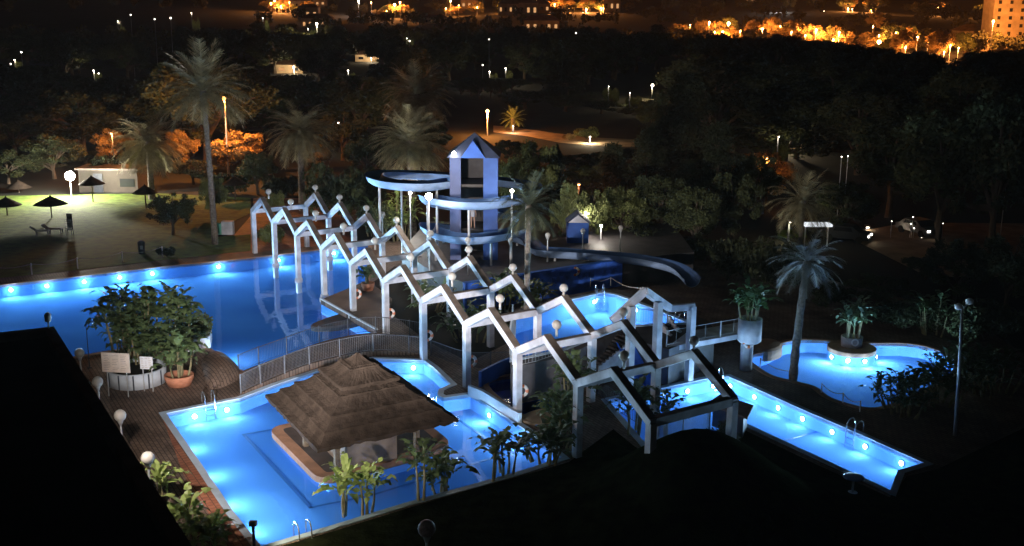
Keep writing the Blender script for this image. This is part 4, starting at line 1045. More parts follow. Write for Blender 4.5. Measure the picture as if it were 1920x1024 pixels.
# white plastic furniture
def lounger(px, py, label, rz, first=[None]):
    p = U(px, py)
    if first[0]: o = dup(first[0]); tag(o, label)
    else:
        o = thing('sun_lounger', label, 'sun lounger', (0, 0, 0), 'white loungers on the lawn')
        b = MB(); b.box((0, 0, .35), (1.3, .65, .08)); b.build('seat', M_white, o)
        b = MB(); b.beam((-.62, 0, .38), (-1.1, 0, .75), .65, .07); b.build('backrest', M_white, o)
        for x in (-.6, .55):
            for y in (-.27, .27): b = MB(); b.box((x, y, .16), (.07, .07, .32)); b.build('leg', M_white, o)
        first[0] = o
    o.location = (p.x, p.y, .035); o.rotation_euler.z = rz
lounger(82, 440, 'leftmost white lounger on the dim lawn', .3); lounger(104, 437, 'white lounger between the leftmost one and the stacked chairs', .1)
sc0 = U(131, 440); st = thing('chair_stack', 'tall stack of white plastic chairs on the lawn beside the loungers', 'chair stack', sc0)
for k in range(7):
    b = MB(); z = .04+.42+k*.16; b.box((sc0.x, sc0.y, z), (.55, .5, .04)); b.box((sc0.x-.02, sc0.y+.25, z+.25), (.5, .04, .45)); b.build('chair', M_white, st)
for x in (-.24, .24):
    for y in (-.2, .2): b = MB(); b.box((sc0.x+x, sc0.y+y, .27), (.05, .05, .48)); b.build('leg', M_white, st)
bn0 = U(266, 476); bn = thing('litter_bin', 'dark litter bin on the near edge of the lawn', 'litter bin', bn0)
b = MB(); b.lathe(bn0, [(.25, 0), (.3, .9), (.3, 1.0), (.12, 1.15)], 14); b.build('bin_body', M_dkmetal, bn, True); b = MB(); b.box((bn0.x+.1, bn0.y-.3, .6), (.22, .03, .3)); b.build('bin_label', M_boardw, bn)
wc = U(428, 440); ws = thing('white_stall', 'small white and green cabinet at the pool end of the lawn', 'cabinet', wc)
b = MB(); b.box((wc.x, wc.y, .65), (1.0, .7, 1.2)); b.build('cabinet_body', M_white, ws); b = MB(); b.box((wc.x-.75, wc.y, .55), (.5, .6, 1.0)); b.build('cabinet_door', mat('mint_paint', (.12, .4, .3), .6, .1, 1), ws)
# rope fence along the pool
rf = [(-20, 521), (60, 516), (146, 505), (230, 493), (305, 483)]
rp = [U(x, y, 0) for x, y in rf]
rfc = thing('rope_fence', 'low rope fence with white posts along the lawn edge of the large pool', 'fence', rp[1])
for p in rp: b = MB(); b.tube([p, p+Vector((0, 0, .95))], .05, 8); b.build('post', M_ringw, rfc)
for i in range(4):
    a, c_ = rp[i]+Vector((0, 0, .88)), rp[i+1]+Vector((0, 0, .88)); b = MB()
    b.tube([a.lerp(c_, t/8)-Vector((0, 0, .22*math.sin(math.pi*t/8))) for t in range(9)], .022, 6); b.build('rope', M_rope, rfc)
# lagoon rope
for nm_, ptsx, lab in (('rope_fence', [(1425, 690), (1482, 714)], 'short low rope fence on the left shore of the lagoon pool'), ('rope_fence', [(1540, 738), (1580, 757), (1612, 772)], 'short low rope fence on the near shore of the lagoon pool'),
                      ('rope_fence', [(1107, 538), (1145, 536), (1200, 556)], 'pale rope barrier at the back of the middle pool')):
    zz = TZ if ptsx[0][1] < 600 else .02; rp = [U(x, y, zz) for x, y in ptsx]; o = thing(nm_, lab, 'fence', rp[0])
    for p in rp: b = MB(); b.tube([p, p+Vector((0, 0, .6))], .03, 6); b.build('post', M_ringw, o)
    for i in range(len(rp)-1):
        a, c_ = rp[i]+Vector((0, 0, .56)), rp[i+1]+Vector((0, 0, .56)); b = MB(); b.tube([a.lerp(c_, t/8)-Vector((0, 0, .2*math.sin(math.pi*t/8))) for t in range(9)], .02, 5); b.build('rope', M_rope, o)
# pool ladders
def ladder(px, py, zt, dirv, label):
    p = U(px, py, zt); d = Vector(dirv).normalized(); s_ = Vector((-d.y, d.x, 0)); o = thing('pool_ladder', label, 'pool ladder', p)
    for k in (-.25, .25):
        q = p+s_*k; pts = [q-d*.45+Vector((0, 0, 0)), q-d*.42+Vector((0, 0, .4)), q-d*.25+Vector((0, 0, .62)), q+d*.05+Vector((0, 0, .6)), q+d*.22+Vector((0, 0, .3)), q+d*.25+Vector((0, 0, -.9))]
        b = MB(); b.tube(spline(pts, 3), .03, 6); b.build('handrail', M_chrome, o)
    for z in (-.25, -.55, -.85): b = MB(); b.beam(p+d*.25-s_*.25+Vector((0, 0, z)), p+d*.25+s_*.25+Vector((0, 0, z)), .06, .03); b.build('rung', M_chrome, o)
ladder(392, 757, .02, (ROWD.x, ROWD.y, 0), 'steel pool ladder at the far wall of the kiosk pool')
ladder(566, 1004, .02, (-ROWD.x, -ROWD.y, 0), 'steel pool ladder at the near edge of the kiosk pool')
ladder(1600, 811, .02, (-ROWN.x, -ROWN.y, 0), 'steel pool ladder in the far wall of the lap pool')
ladder(1345, 712, .02, (.2, -1, 0), 'steel pool ladder at the left end of the lap pool')
ladder(1125, 552, TZ, (.1, -1, 0), 'steel pool ladder at the back corner of the middle pool')
ladder(1275, 603, TZ, (-.8, -.3, 0), 'steel pool ladder at the right corner of the middle pool')
# railings by the middle pool and over the splash pool
r1 = thing('railing', 'thin railing at the left end of the raised middle pool', 'railing', U(940, 665, TZ)); railing(spline([U(961, 600, TZ), U(961, 684, TZ), U(1045, 668, TZ)], 4), .9, M_pole, r1, 4, 4, 'rail_bars')
r2 = thing('railing', 'thin railing at the right end of the raised middle pool', 'railing', U(1220, 620, TZ)); railing(spline([U(1186, 606, TZ), U(1250, 614, TZ)], 4), .9, M_pole, r2, 4, 4, 'rail_bars')
r3 = thing('railing', 'pale thin railing at the lap pool under the last pergola beam', 'railing', U(1240, 832)); railing(spline([U(1232, 832), U(1280, 822), U(1330, 806)], 6), 1.0, M_pole, r3, 6, 7, 'rail_bars')
r4 = thing('railing', 'dark handrail crossing the left part of the lap pool', 'railing', U(1150, 765)); railing(spline([U(1120, 740), U(1160, 775), U(1200, 800)], 6), 1.0, M_dkmetal, r4, 6, 2, 'rail_bars')
r5 = thing('railing', 'dark railing behind the blue splash pool', 'railing', U(900, 700)); railing(spline([U(808, 668), U(870, 690), U(920, 692), U(990, 690)], 5), 1.0, M_dkmetal, r5, 5, 6, 'rail_bars')
# splash pool blue wall
sw = [U(x, y, 0) for x, y in ((900, 726), (930, 710), (962, 698), (1000, 700), (1030, 712), (1050, 732))]; sw = spline(sw, 4)
b = MB()
for i in range(len(sw)-1): b.beam(sw[i]+Vector((0, 0, .45)), sw[i+1]+Vector((0, 0, .45)), .18, .9)
tag(b.build('curved_blue_wall', M_blue, origin=sw[0]), 'curved low blue wall round the back of the splash pool', 'wall')
gw = [U(880, 742), U(905, 752), U(975, 796)]; b = MB()
for i in range(2): b.beam(gw[i]+Vector((0, 0, .3)), gw[i+1]+Vector((0, 0, .3)), .2, .6)
tag(b.build('low_white_wall', M_planter, origin=gw[0]), 'low pale wall between the kiosk pool and the splash pool', 'wall')
b = MB(); sa = U(985, 790); b.prism(ccw(smooth_loop(UL([(975, 788), (1010, 772), (1050, 770), (1052, 785), (1010, 800)]), 3)), .03, .14); tag(b.build('sandy_ledge', M_dirt, origin=sa), 'sandy coloured ledge beside the pergola post at the splash pool', 'ledge')
# red parasol, blue table, dark shelter
rp0 = U(1052, 722); ru = thing('red_parasol', 'folded dark red parasol between the steps and the pergola', 'parasol', rp0); tz_ = D(1048, 652, rp0.y).z
b = MB(); b.tube([rp0, (rp0.x, rp0.y, tz_)], .03, 6); b.build('pole', M_pole, ru)
b = MB(); b.lathe(rp0, [(.05, tz_-1.55), (.3, tz_-1.45), (.26, tz_-.8), (.12, tz_-.25), (.03, tz_+.02)], 10); b.build('canopy', M_red, ru, True)
bt = U(1598, 925); tt = thing('round_table', 'round pale blue table top standing in the dark lawn near the lap pool', 'table', bt)
b = MB(); b.lathe((bt.x, bt.y, .72), [(.42, 0), (.45, .02), (.45, .05), (.4, .06)], 28); b.build('table_top', mat('pale_blue_plastic', (.25, .45, .8), .4, .1, 2), tt, True)
b = MB(); b.tube([bt, bt+Vector((0, 0, .72))], .05, 8); b.build('pedestal', M_pole, tt); b = MB(); b.lathe(bt, [(.25, 0), (.22, .05), (.05, .08)], 14); b.build('foot', M_pole, tt)
sh = U(1372, 812); s0 = thing('pump_shelter', 'dark low shelter with a projecting flat roof beside the near end of the pergola', 'shelter', sh)
b = MB(); q = ccw([U(1335, 800), U(1392, 822), U(1400, 805), U(1352, 788)]); b.prism(q, .03, 1.15); b.build('wall', M_dkmetal, s0)
b = MB(); b.prism(offset(q, .25), 1.15, 1.25); b.build('roof', M_cap, s0)
for x, y, n_, lab in ((690, 540, 16, 'small terracotta pot plant on the peninsula beside a pergola post'),):
    p = U(x, y+4, .35); o = thing('terracotta_pot', 'terracotta pot on the peninsula under the pergola', 'pot', p); b = MB(); b.lathe(p, [(.38, 0), (.5, .55), (.42, .55), (.38, .45)], 18); b.build('pot_wall', M_terra, o, True)
    plant((p.x, p.y, .8), lab, 41, 5, .3, 1.2, .3, L=.9, W=.16)
bp0 = U(822, 535); o = thing('drum_planter', 'beige round planter with a low hedge inside the pergola garden', 'planter', bp0); b = MB(); b.lathe(bp0, [(1.25, 0), (1.3, .75), (1.15, .75), (1.1, .6)], 28); b.build('planter_wall', mat('beige_planter', (.42, .38, .3), .8, .15, 2), o, True)
ci = [Vector((bp0.x+1.25*math.cos(t), bp0.y+1.25*math.sin(t), 0)) for t in [i*.3 for i in range(21)]]
hedge_mesh(ci, .65, 1.25, 2200, M_leaf, 9).build('hedge', M_leaf, o)

# near plants along the kiosk pool edge
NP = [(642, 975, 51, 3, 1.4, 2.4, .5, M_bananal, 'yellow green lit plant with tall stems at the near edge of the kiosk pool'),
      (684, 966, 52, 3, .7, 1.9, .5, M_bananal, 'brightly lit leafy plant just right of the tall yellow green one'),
      (792, 938, 53, 2, 2.2, 3.0, .3, M_banana, 'tallest single plant in front of the kiosk island corner'),
      (826, 922, 54, 5, .4, 1.2, .5, M_banana, 'dense dark plant right of the tallest near plant'),
      (918, 902, 55, 2, 1.6, 2.3, .3, M_banana, 'slim plant leaning over the kiosk pool at the near edge'),
      (950, 890, 56, 4, .7, 1.9, .5, M_banana, 'broad dark plant beside the slim leaning one'),
      (1020, 868, 57, 8, .8, 1.6, .8, M_banana, 'low plant at the near right corner of the kiosk pool'),
      (1052, 840, 58, 10, 1.2, 2.8, .8, M_banana, 'dark leafy plant left of the second last pergola post'),
      (1072, 780, 59, 9, 1.6, 3.4, .7, M_banana, 'tall dark plant behind the second last pergola post'),
      (1185, 812, 60, 5, 1.6, 2.6, .6, M_banana, 'dark plant silhouetted against the lap pool under the last rafters'),
      (1250, 822, 61, 3, 1.4, 2.6, .2, M_banana, 'thin dark plant right of the last front pergola post'),
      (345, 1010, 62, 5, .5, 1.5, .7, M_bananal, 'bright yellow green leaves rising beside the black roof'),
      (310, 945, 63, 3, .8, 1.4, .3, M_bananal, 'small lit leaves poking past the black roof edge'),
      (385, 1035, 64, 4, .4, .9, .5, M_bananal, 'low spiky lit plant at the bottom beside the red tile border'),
      (1000, 600, 65, 8, 1.0, 2.4, .9, M_banana, 'dark plant beside the slim palm trunk under the pergola'),
      (940, 585, 66, 9, 1.2, 2.6, 1.1, M_banana, 'dark plant in the bed below the blue wall'),
      (745, 452, 67, 12, 2.0, 4.2, 1.5, M_bananal, 'tall bright banana clump left of the slide tower lamp'),
      (700, 440, 68, 8, 1.0, 2.6, 1.2, M_banana, 'darker leafy clump left of the bright banana clump'),
      (840, 470, 69, 7, .8, 2.2, 1.0, M_banana, 'leafy clump in front of the slide pillars'),
      (880, 640, 71, 10, .8, 2.2, 1.3, M_banana, 'dark plant mass inside the pergola beyond the railing'),
      (800, 590, 72, 10, .8, 2.0, 1.3, M_banana, 'dark plant mass inside the pergola nearer the beige planter')]
for x, y, sd, n_, h0, h1, spd, m, lab in NP:
    plant(U(x, y), lab, sd, n_, h0, h1, spd, m, L=1.0 if y > 700 else 1.2, W=.2)
hp = U(1290, 850); 
tree('bush', 1270, 822, 46.5, 130, 'dark rounded bush at the foot of the last pergola post', seed=2)
tree('bush', 1352, 795, 49.5, 90, 'dark rounded bush in front of the low shelter', seed=1)

# ---------------------------------------------------------------- trees, left to right
T_ = tree
T_('broad', 320, 362, 99, 92, 'round topped bushy tree on the lawn left of the tallest palm', seed=1)
T_('light', 398, 332, 108, 56, 'pale green bushy tree behind the tallest palm trunk', seed=2)
T_('bushl', 516, 352, 108, 34, 'bright yellow green bush behind the first pergola gable', seed=1)
T_('bushl', 505, 415, 96, 60, 'leafy lit bush beside the first pergola post', seed=2)
T_('bush', 312, 462, 90, 40, 'small dark bush at the pool edge of the lawn', seed=3)
T_('bush', 640, 300, 108, 150, 'wide dark bush behind the far pergola gables', seed=1)
T_('broad', 700, 380, 96, 80, 'dark tree between the pergola and the slide', seed=3)
T_('orange_lit', 445, 246, 136, 112, 'orange lit round tree under the left street lamp', seed=2)
T_('orange_lit', 210, 240, 140, 80, 'orange lit tree behind the bushy palm', seed=1)
T_('orange_lit', 335, 242, 140, 70, 'orange lit tree right of the bushy palm', seed=3)
T_('orange_lit', 590, 270, 140, 60, 'small orange lit tree behind the full palm', seed=2)
for i, (x, yt, Y, w_, k, lab) in enumerate((
    (20, 215, 150, 140, 'broad', 'dim brown tree at the far left edge'), (95, 250, 132, 110, 'broad', 'dark tree behind the dazzling floodlight'), (140, 205, 160, 130, 'broad', 'dim tree above the dazzling floodlight'),
    (10, 280, 128, 90, 'broad', 'dark tree behind the leftmost parasol'), (200, 290, 126, 80, 'broad', 'dark tree behind the small cream building'), (480, 285, 122, 90, 'broad', 'dark tree between the two rounded palms'),
    (640, 210, 150, 110, 'broad', 'dim tree right of the full palm'), (690, 250, 128, 90, 'broad', 'dark tree left of the warmly lit palm'), (500, 200, 175, 120, 'broad', 'dim tree behind the full palm'),
    (1000, 265, 104, 110, 'light', 'green lit tree right behind the tower'), (960, 290, 98, 70, 'light', 'lower green tree at the right shoulder of the tower'), (1045, 270, 106, 50, 'cypress', 'narrow green tree right of the tower'),
    (1062, 340, 90, 60, 'light', 'small pale leafed tree left of the blue hut'), (1110, 355, 92, 80, 'light', 'drooping green tree behind the blue hut'), (1170, 350, 94, 100, 'light', 'drooping green tree right of the blue hut'),
    (1150, 270, 112, 90, 'pine', 'pine right of the red lit clearing'), (1215, 240, 112, 110, 'pine', 'broad pine left of the tallest pines'), (1290, 140, 120, 150, 'pine', 'tallest pine of the wood right of the tower'),
    (1250, 200, 128, 110, 'pine', 'tall pine left behind the tallest pine'), (1350, 230, 110, 120, 'pine', 'pine right of the tallest pine'), (1240, 330, 96, 120, 'broad', 'dim green tree below the tallest pine'),
    (1310, 350, 92, 120, 'broad', 'dim green tree above the end of the slide'), (1380, 320, 96, 110, 'broad', 'dark green tree left of the grey palm'), (1420, 290, 110, 100, 'broad', 'dark tree behind the grey palm'),
    (1440, 285, 118, 110, 'orange_lit', 'orange lit tree above the grey palm'), (1365, 290, 118, 40, 'orange_lit', 'small orange lit tree left of the grey palm'),
    (1480, 190, 150, 120, 'broad', 'dark tree beyond the orange lit tree'), (1590, 340, 100, 120, 'broad', 'black tree right of the grey palm'), (1680, 240, 110, 200, 'broad', 'large black tree above the car park'),
    (1780, 200, 100, 220, 'broad', 'large black tree on the right above the car park lights'), (1890, 170, 95, 200, 'broad', 'large black tree at the right edge'), (1620, 170, 140, 180, 'broad', 'large black tree behind the pair of white lights'),
    (1840, 130, 150, 220, 'broad', 'tall black tree against the lit city on the right'), (1720, 150, 160, 200, 'broad', 'broad black tree against the orange lamp glow'), (1900, 440, 74, 150, 'broad', 'dark tree on the right below the car park'),
    (1800, 450, 76, 130, 'broad', 'dark low tree right of the car park track'), (1650, 520, 76, 130, 'broad', 'dark low tree behind the lagoon pool'), (1560, 530, 76, 90, 'bush', 'dark bush behind the blue lit palm'),
    (1850, 560, 68, 160, 'bush', 'wide dark bush behind the lamp mast'), (1740, 480, 84, 90, 'broad', 'dark tree in front of the car park'), (1700, 560, 70, 140, 'bush', 'wide dark bush behind the lagoon island planter'),
    (1400, 430, 84, 130, 'bush', 'dark bush at the end of the slide'), (1300, 440, 90, 140, 'bush', 'dark bush behind the curve of the slide'), (1210, 420, 92, 110, 'bush', 'dim bush behind the straight part of the slide'),
    (1460, 450, 80, 110, 'bush', 'dark bush left behind the blue lit palm'))):
    T_(k, x, yt, Y, w_, lab)
for i, (x, yt, Y, w_, k, lab) in enumerate((
    (1075, 288, 138, 110, 'broad', 'dark tree below the dirt road right of the tower'), (1010, 283, 146, 100, 'broad', 'dark tree below the dirt road close to the tower roof'), (1140, 286, 142, 110, 'broad', 'dark tree below the right end of the dirt road'),
    (1195, 278, 150, 110, 'broad', 'dark tree between the dirt road and the pines'), (1100, 310, 118, 100, 'light', 'green tree behind the drooping trees'), (955, 262, 150, 70, 'broad', 'dark tree just right of the tower roof'),
    (865, 275, 140, 70, 'broad', 'dark tree just left of the tower roof'), (60, 300, 138, 110, 'broad', 'brown tree behind the farthest parasol'), (160, 285, 146, 90, 'broad', 'brown tree above the cream building'),
    (360, 300, 128, 90, 'broad', 'dark tree between the bushy palm and the tallest palm'), (430, 312, 122, 80, 'bush', 'dark bush under the orange lit round tree'), (240, 305, 134, 70, 'broad', 'dark tree right above the cream building'),
    (535, 320, 120, 90, 'bush', 'dark bush at the foot of the full palm'), (1290, 300, 108, 100, 'pine', 'lower pine in front of the tallest pine'), (690, 330, 112, 80, 'bush', 'dark bush left of the slide'), (985, 168, 232, 110, 'broad', 'dark tree beyond the dirt road above the small fan palm'),
    (1060, 176, 226, 110, 'broad', 'dark tree beyond the dirt road left of the pale bushes'), (1128, 188, 222, 90, 'broad', 'dark tree beyond the dirt road above the bright pale bush'), (1205, 196, 212, 100, 'broad', 'dark tree beyond the right end of the dirt road'),
    (1040, 122, 300, 90, 'broad', 'dark tree in the wood high above the dirt road'), (960, 146, 285, 80, 'broad', 'dark tree in the wood high above the orange street lamp'), (1105, 112, 310, 90, 'broad', 'dark tree in the wood above the lit tree trunks'), (865, 150, 270, 90, 'broad', 'dark tree in the wood right of the farthest palm'))):
    T_(k, x, yt, Y, w_, lab)
# lit things by the dirt road
palm(962, 224, 190, 24, 'small fan palm lit white beside the dirt road', 71, nf=36, tr=.3, m=M_bananal)
T_('bushl', 1100, 236, 178, 50, 'bright pale bush lit at the end of the dirt road', seed=1); T_('busho', 1068, 248, 176, 26, 'small pale bush left of the bright pale bush', seed=2)
# background wood: dark trees one can still tell apart
GL = [(35, 118, 300, 'pale lit bush at the far left edge of the wood'), (183, 138, 270, 'pale lit bush in the wood above the lawn'), (366, 30, 520, 'row of warm terrace lights high in the wood at the left'), (228, 46, 470, 'wide warm lit terrace high in the wood at the left'),
      (642, 236, 165, 'pale lit bush right of the full palm'), (795, 218, 168, 'green lit bush between the two big palms'), (660, 138, 300, 'dotted row of lights in the wood left of the farthest palm'), (925, 140, 290, 'lit hedge in the wood right of the farthest palm'), (955, 134, 285, 'small lit bush right of the lit hedge in the wood'),
      (1188, 180, 230, 'lit tree trunks in the wood left of the tallest pine'), (1148, 168, 240, 'small lit shrub left of the lit tree trunks'), (770, 78, 360, 'pale lit shrub high in the wood above the farthest palm'), (1466, 262, 150, 'lit pale hut roof right of the pines'), (585, 60, 420, 'lit tree beside the pale lamp at the top left'), (500, 40, 470, 'warm lit hedge at the top left below the town')]
GL = [(x, y, min(560, max(150, (CAMH-2.2)*F/(y-15))) if y < 200 else Y, lab) for x, y, Y, lab in GL]
KEEP = [(x, y, Y) for x, y, Y, _ in GL] + [(962, 230, 190), (1000, 248, 180), (1060, 260, 178), (1105, 245, 176), (1223, 160, 255), (914, 210, 180), (421, 190, 134), (545, 134, 340), (690, 112, 390), (225, 42, 540), (594, 45, 510), (905, 122, 330), (917, 74, 330), (768, 77, 330)]
def top_limit(x):
    P = [(-100, -20), (470, 5), (520, 38), (640, 22), (950, 24), (1150, 40), (1200, 4), (1270, 10), (1300, 58), (1450, 60), (1600, 84), (1750, 100), (1900, 92), (2000, 92)]
    for (a, u), (c, v) in zip(P, P[1:]):
        if a <= x < c: return u+(v-u)*(x-a)/(c-a)
    return 0
rg = random.Random(5)
for i in range(262):
    Y = 150 + 350*(i/262)**1.1 + rg.uniform(-10, 10); sp_ = 1
    px = rg.uniform(-60, 1980)
    if Y < 235 and 900 < px < 1200: px += 330
    h = rg.uniform(7.5, 13.5); gpx = 15 + CAMH/Y*F
    wq = rg.uniform(12, 19)/Y*F; tp_ = gpx - h/Y*F; kd = rg.choice(['broad', 'broad', 'pine'])
    if tp_ < top_limit(px):
        h = (gpx-top_limit(px))*Y/F; tp_ = gpx - h/Y*F
        if h < 3: continue
    for lx, ly, LY in KEEP:
        if abs(px-lx) < wq*.5+5 and tp_-4 < ly < gpx+4 and Y < LY: tp_ = ly+5
    h = (gpx-tp_)*Y/F
    if h < 2.5: continue
    wq = min(wq, h*1.5*F/Y)
    T_(kd, px, tp_, Y, wq, '%s dark %s of the wood %s' % ('far' if Y > 300 else 'nearer', 'pine' if kd == 'pine' else 'broadleaf tree', 'above the lawn on the left' if px < 520 else ('behind the slide tower' if px < 1180 else 'on the right beyond the lagoon pool')),
       group='%s dark %s of the wood %s' % ('far' if Y > 300 else 'nearer', 'pines' if kd == 'pine' else 'broadleaf trees', 'on the left' if px < 520 else ('behind the tower' if px < 1180 else 'on the right')))

# ---------------------------------------------------------------- street lamps and town
def street_lamp(px, py, Y, power, label, zg=0.0, r=.16, pm=None, e=E_orange, col=(1, .34, .07), group=None):
    c = D(px, py, Y); o = thing('street_lamp', label, 'street lamp', (c.x, c.y, zg), group)
    b = MB(); b.tube([(c.x, c.y, zg), (c.x, c.y, c.z+.05)], [.13, .07], 8); b.build('pole', pm or (M_dkmetal if power < 3000 else M_pole), o)
    b = MB(); b.box(c+Vector((0, -.25, .12)), (.35, .8, .12)); hd = b.build('lamp_head', M_pole, o)
    b = MB(); b.ball(c+Vector((0, -.35, 0)), r, 10, 6); b.build('bulb', e, hd, True)
    light('street_light', 'POINT', c+Vector((0, -.4, -r-.25)), power, col, o, .2); return o
street_lamp(421, 185, 134, 15000, 'orange street lamp behind the tallest palm', r=.22)
street_lamp(914, 208, 182, 9000, 'orange street lamp beside the dirt road behind the slide tower', r=.26)
street_lamp(1106, 256, 172, 1200, 'added low lamp lighting the pale bushes by the dirt road', r=.12, e=E_farw, col=(1, .8, .5))  # unseen lamp put in to brighten the bushes
street_lamp(962, 236, 186, 250, 'added low lamp lighting the small fan palm', r=.1, e=E_farw, col=(1, .8, .6))  # unseen lamp put in to brighten the fan palm
street_lamp(1436, 296, 112, 900, 'assumed hidden orange lamp in the orange lit tree above the grey palm', r=.08)  # unseen lamp assumed inside the crown to light this tree
street_lamp(1085, 345, 108, 260, 'low red orange lamp in the clearing right of the tower', r=.1, col=(1, .25, .08))
street_lamp(1223, 160, 260, 2500, 'warm lamp among the trees left of the tallest pine', r=.3, e=E_farw, col=(1, .75, .35))
street_lamp(210, 250, 134, 2500, 'assumed hidden lamp beside the orange lit tree on the left', r=.07)  # assumed lamp, not visible, that brightens the left orange tree
street_lamp(594, 45, 520, 9000, 'pale lamp among the dark wood at the top left', r=.5, e=E_farw, col=(1, .85, .5))
for x, y, Y, lab in GL:
    T_('bushl', x, y-5, Y, 16 if Y > 250 else 34, lab)
    street_lamp(x-7, y-6, Y-6, 260 if Y < 250 else 1300, 'added low lamp at the '+' '.join(lab.split()[:11]), r=.08 if Y < 250 else .16, e=E_farw, col=(1, .8, .5))  # low lamps added to brighten these stand-in bushes
# small garden buildings and lights in the dark wood
def lit_house(px, py, Y, w_, h_, label, es=None, zg=0.0):
    p = D(px, py, Y); p.z = zg; o = thing('house', label, 'house', p)
    b = MB(); b.box((p.x, p.y, zg+h_/2), (w_, w_*.7, h_)); wl_ = b.build('wall', M_bld, o)
    b = MB(); b.add([(p.x-w_*.55, p.y-w_*.4, zg+h_), (p.x+w_*.55, p.y-w_*.4, zg+h_), (p.x+w_*.55, p.y+w_*.4, zg+h_), (p.x-w_*.55, p.y+w_*.4, zg+h_), (p.x-w_*.3, p.y, zg+h_+w_*.16), (p.x+w_*.3, p.y, zg+h_+w_*.16)], [(0, 1, 5, 4), (1, 2, 5), (2, 3, 4, 5), (3, 0, 4), (3, 2, 1, 0)]); b.build('roof', M_bldroof, o)
    k = max(2, int(w_/4))
    for i in range(k):
        b = MB(); b.box((p.x+(-.5+(i+.5)/k)*w_, p.y-w_*.35-.03, zg+h_*.5), (w_/k*.4, .06, h_*.35)); b.build('window', es if (es and (i*7+int(px)) % 3) else M_glassd, wl_)
    return o
street_lamps_wood = [(225, 42, 545, 'wide low lit terrace at the top left'), (545, 134, 340, 'lit low building behind the tallest palm'), (690, 112, 390, 'small lit house in the wood above the far palm'), (1480, 188, 190, 'small building with a lit strip in the wood on the right'), (1475, 266, 160, 'small pale hut lit from above on the right')]
for x, y, Y, lab in street_lamps_wood:
    Yg = CAMH*F/max(18, (y-15)); lit_house(x, y, Yg, 9 if Yg > 300 else 5, 2.6, lab, E_win)
    street_lamp(x+6, y-8, Yg-8, 900 if Yg < 300 else 3500, 'lamp at the '+lab, r=.14 if Yg < 300 else .3, e=E_farw, col=(1, .75, .45))
town = thing  # town on the rising land
rg = random.Random(21)
TL = [(515, 2), (527, 12), (575, 12), (672, 2), (740, 9), (750, 4), (946, 17), (1006, 2), (1066, 16), (1100, 18), (1127, 15), (1330, 42), (1366, 44), (1430, 54), (1530, 56), (1573, 61), (1648, 79), (1634, 18), (1720, 70), (1855, 10), (1460, 17), (1545, 22), (1355, 60), (1562, 75), (1760, 14), (1590, 16), (1500, 50), (985, 14), (1040, 8), (845, 2), (508, 6), (543, 4), (696, 4), (725, 20), (895, 13), (836, 15), (1093, 24), (1099, 16), (1178, 30), (1294, 47), (1463, 49), (1484, 60), (1598, 17), (1628, 27), (1637, 49), (1648, 66), (1642, 102), (1762, 13), (1698, 88), (1782, 85), (1797, 90), (1770, 97), (1388, 58), (1340, 60), (1510, 66), (860, 10), (1025, 12), (1680, 60), (1740, 80)]
nearn = 0
for i, (x, y) in enumerate(TL):
    Yg = 470 if y > 83 else (560 if y > 55 else (720 if y > 30 else 950))
    p = D(x, y, Yg); zg = hz(p.x, Yg)
    if p.z < zg+6: zg = max(0, p.z-9)
    white = i in (20, 21, 3)
    street_lamp(x, y, Yg, (48000 if i < 31 else 10000) if not white else 20000, 'distant %s street lamp of the town on the hillside' % ('white' if white else 'orange'), zg, r=.95 if i in (16, 12, 4, 7) else (.5 if i < 31 else .3), e=E_far if not white else E_farw, col=(1, .33, .07) if not white else (1, .9, .8), group='distant %s street lamps of the town' % ('white' if white else 'orange'))
GB = []
for i, (x, y) in enumerate(TL):
    if i in (20, 21, 3): continue
    Yl = 470 if y > 83 else (560 if y > 55 else (720 if y > 30 else 950))
    for k in range(2 if i < 31 else 1):
        Yg = Yl + rg.uniform(3, 16); xx = x + rg.uniform(-22, 22)*700/Yg; p = D(xx, 20, Yg); zg = hz(p.x, Yg); h = rg.uniform(7, 13); gy = 15+(CAMH-zg)/Yg*F
        T_(rg.choice(['light', 'orange_lit', 'orange_lit']), xx, gy-h/Yg*F, Yg, rg.uniform(9, 15)/Yg*F, 'distant tree glowing orange beside a town street lamp %s' % ('above the slide tower' if x < 1200 else 'at the upper right'), group='distant orange lit trees %s' % ('above the slide tower' if x < 1200 else 'at the upper right'), zg=zg)
for i in range(15):
    x = rg.choice([rg.uniform(510, 620), rg.uniform(660, 1180), rg.uniform(1280, 1900), rg.uniform(860, 1150)]); Yg = rg.uniform(640, 1250); w_ = rg.uniform(12, 26); p = D(x, 20, Yg)
    o = lit_house(x, 20, Yg, w_, rg.uniform(5, 12), 'distant town building on the hillside lit by orange lamps', E_win, hz(p.x, Yg)-.5); o['group'] = 'distant town buildings lit by orange lamps'
# large pale block top right
p = D(1890, 60, 600); o = thing('apartment_block', 'tall orange lit block at the top right corner', 'building', (p.x, 600, 0))
b = MB(); b.box((p.x+6, 606, 17), (30, 14, 34)); b.build('wall', M_bld, o)
b = MB(); b.box((p.x-1, 596, 3.5), (34, 5, 7)); b.build('annex', M_bld, o)
for i in range(5):
    for j in range(6): b = MB(); b.box((p.x-6+i*6, 598.95, 9+j*4), (1.6, .1, 1.8)); b.build('window', M_glassd, o)
street_lamp(1862, 40, 575, 120000, 'street lamp in front of the tall block at the top right', r=.6, e=E_far)
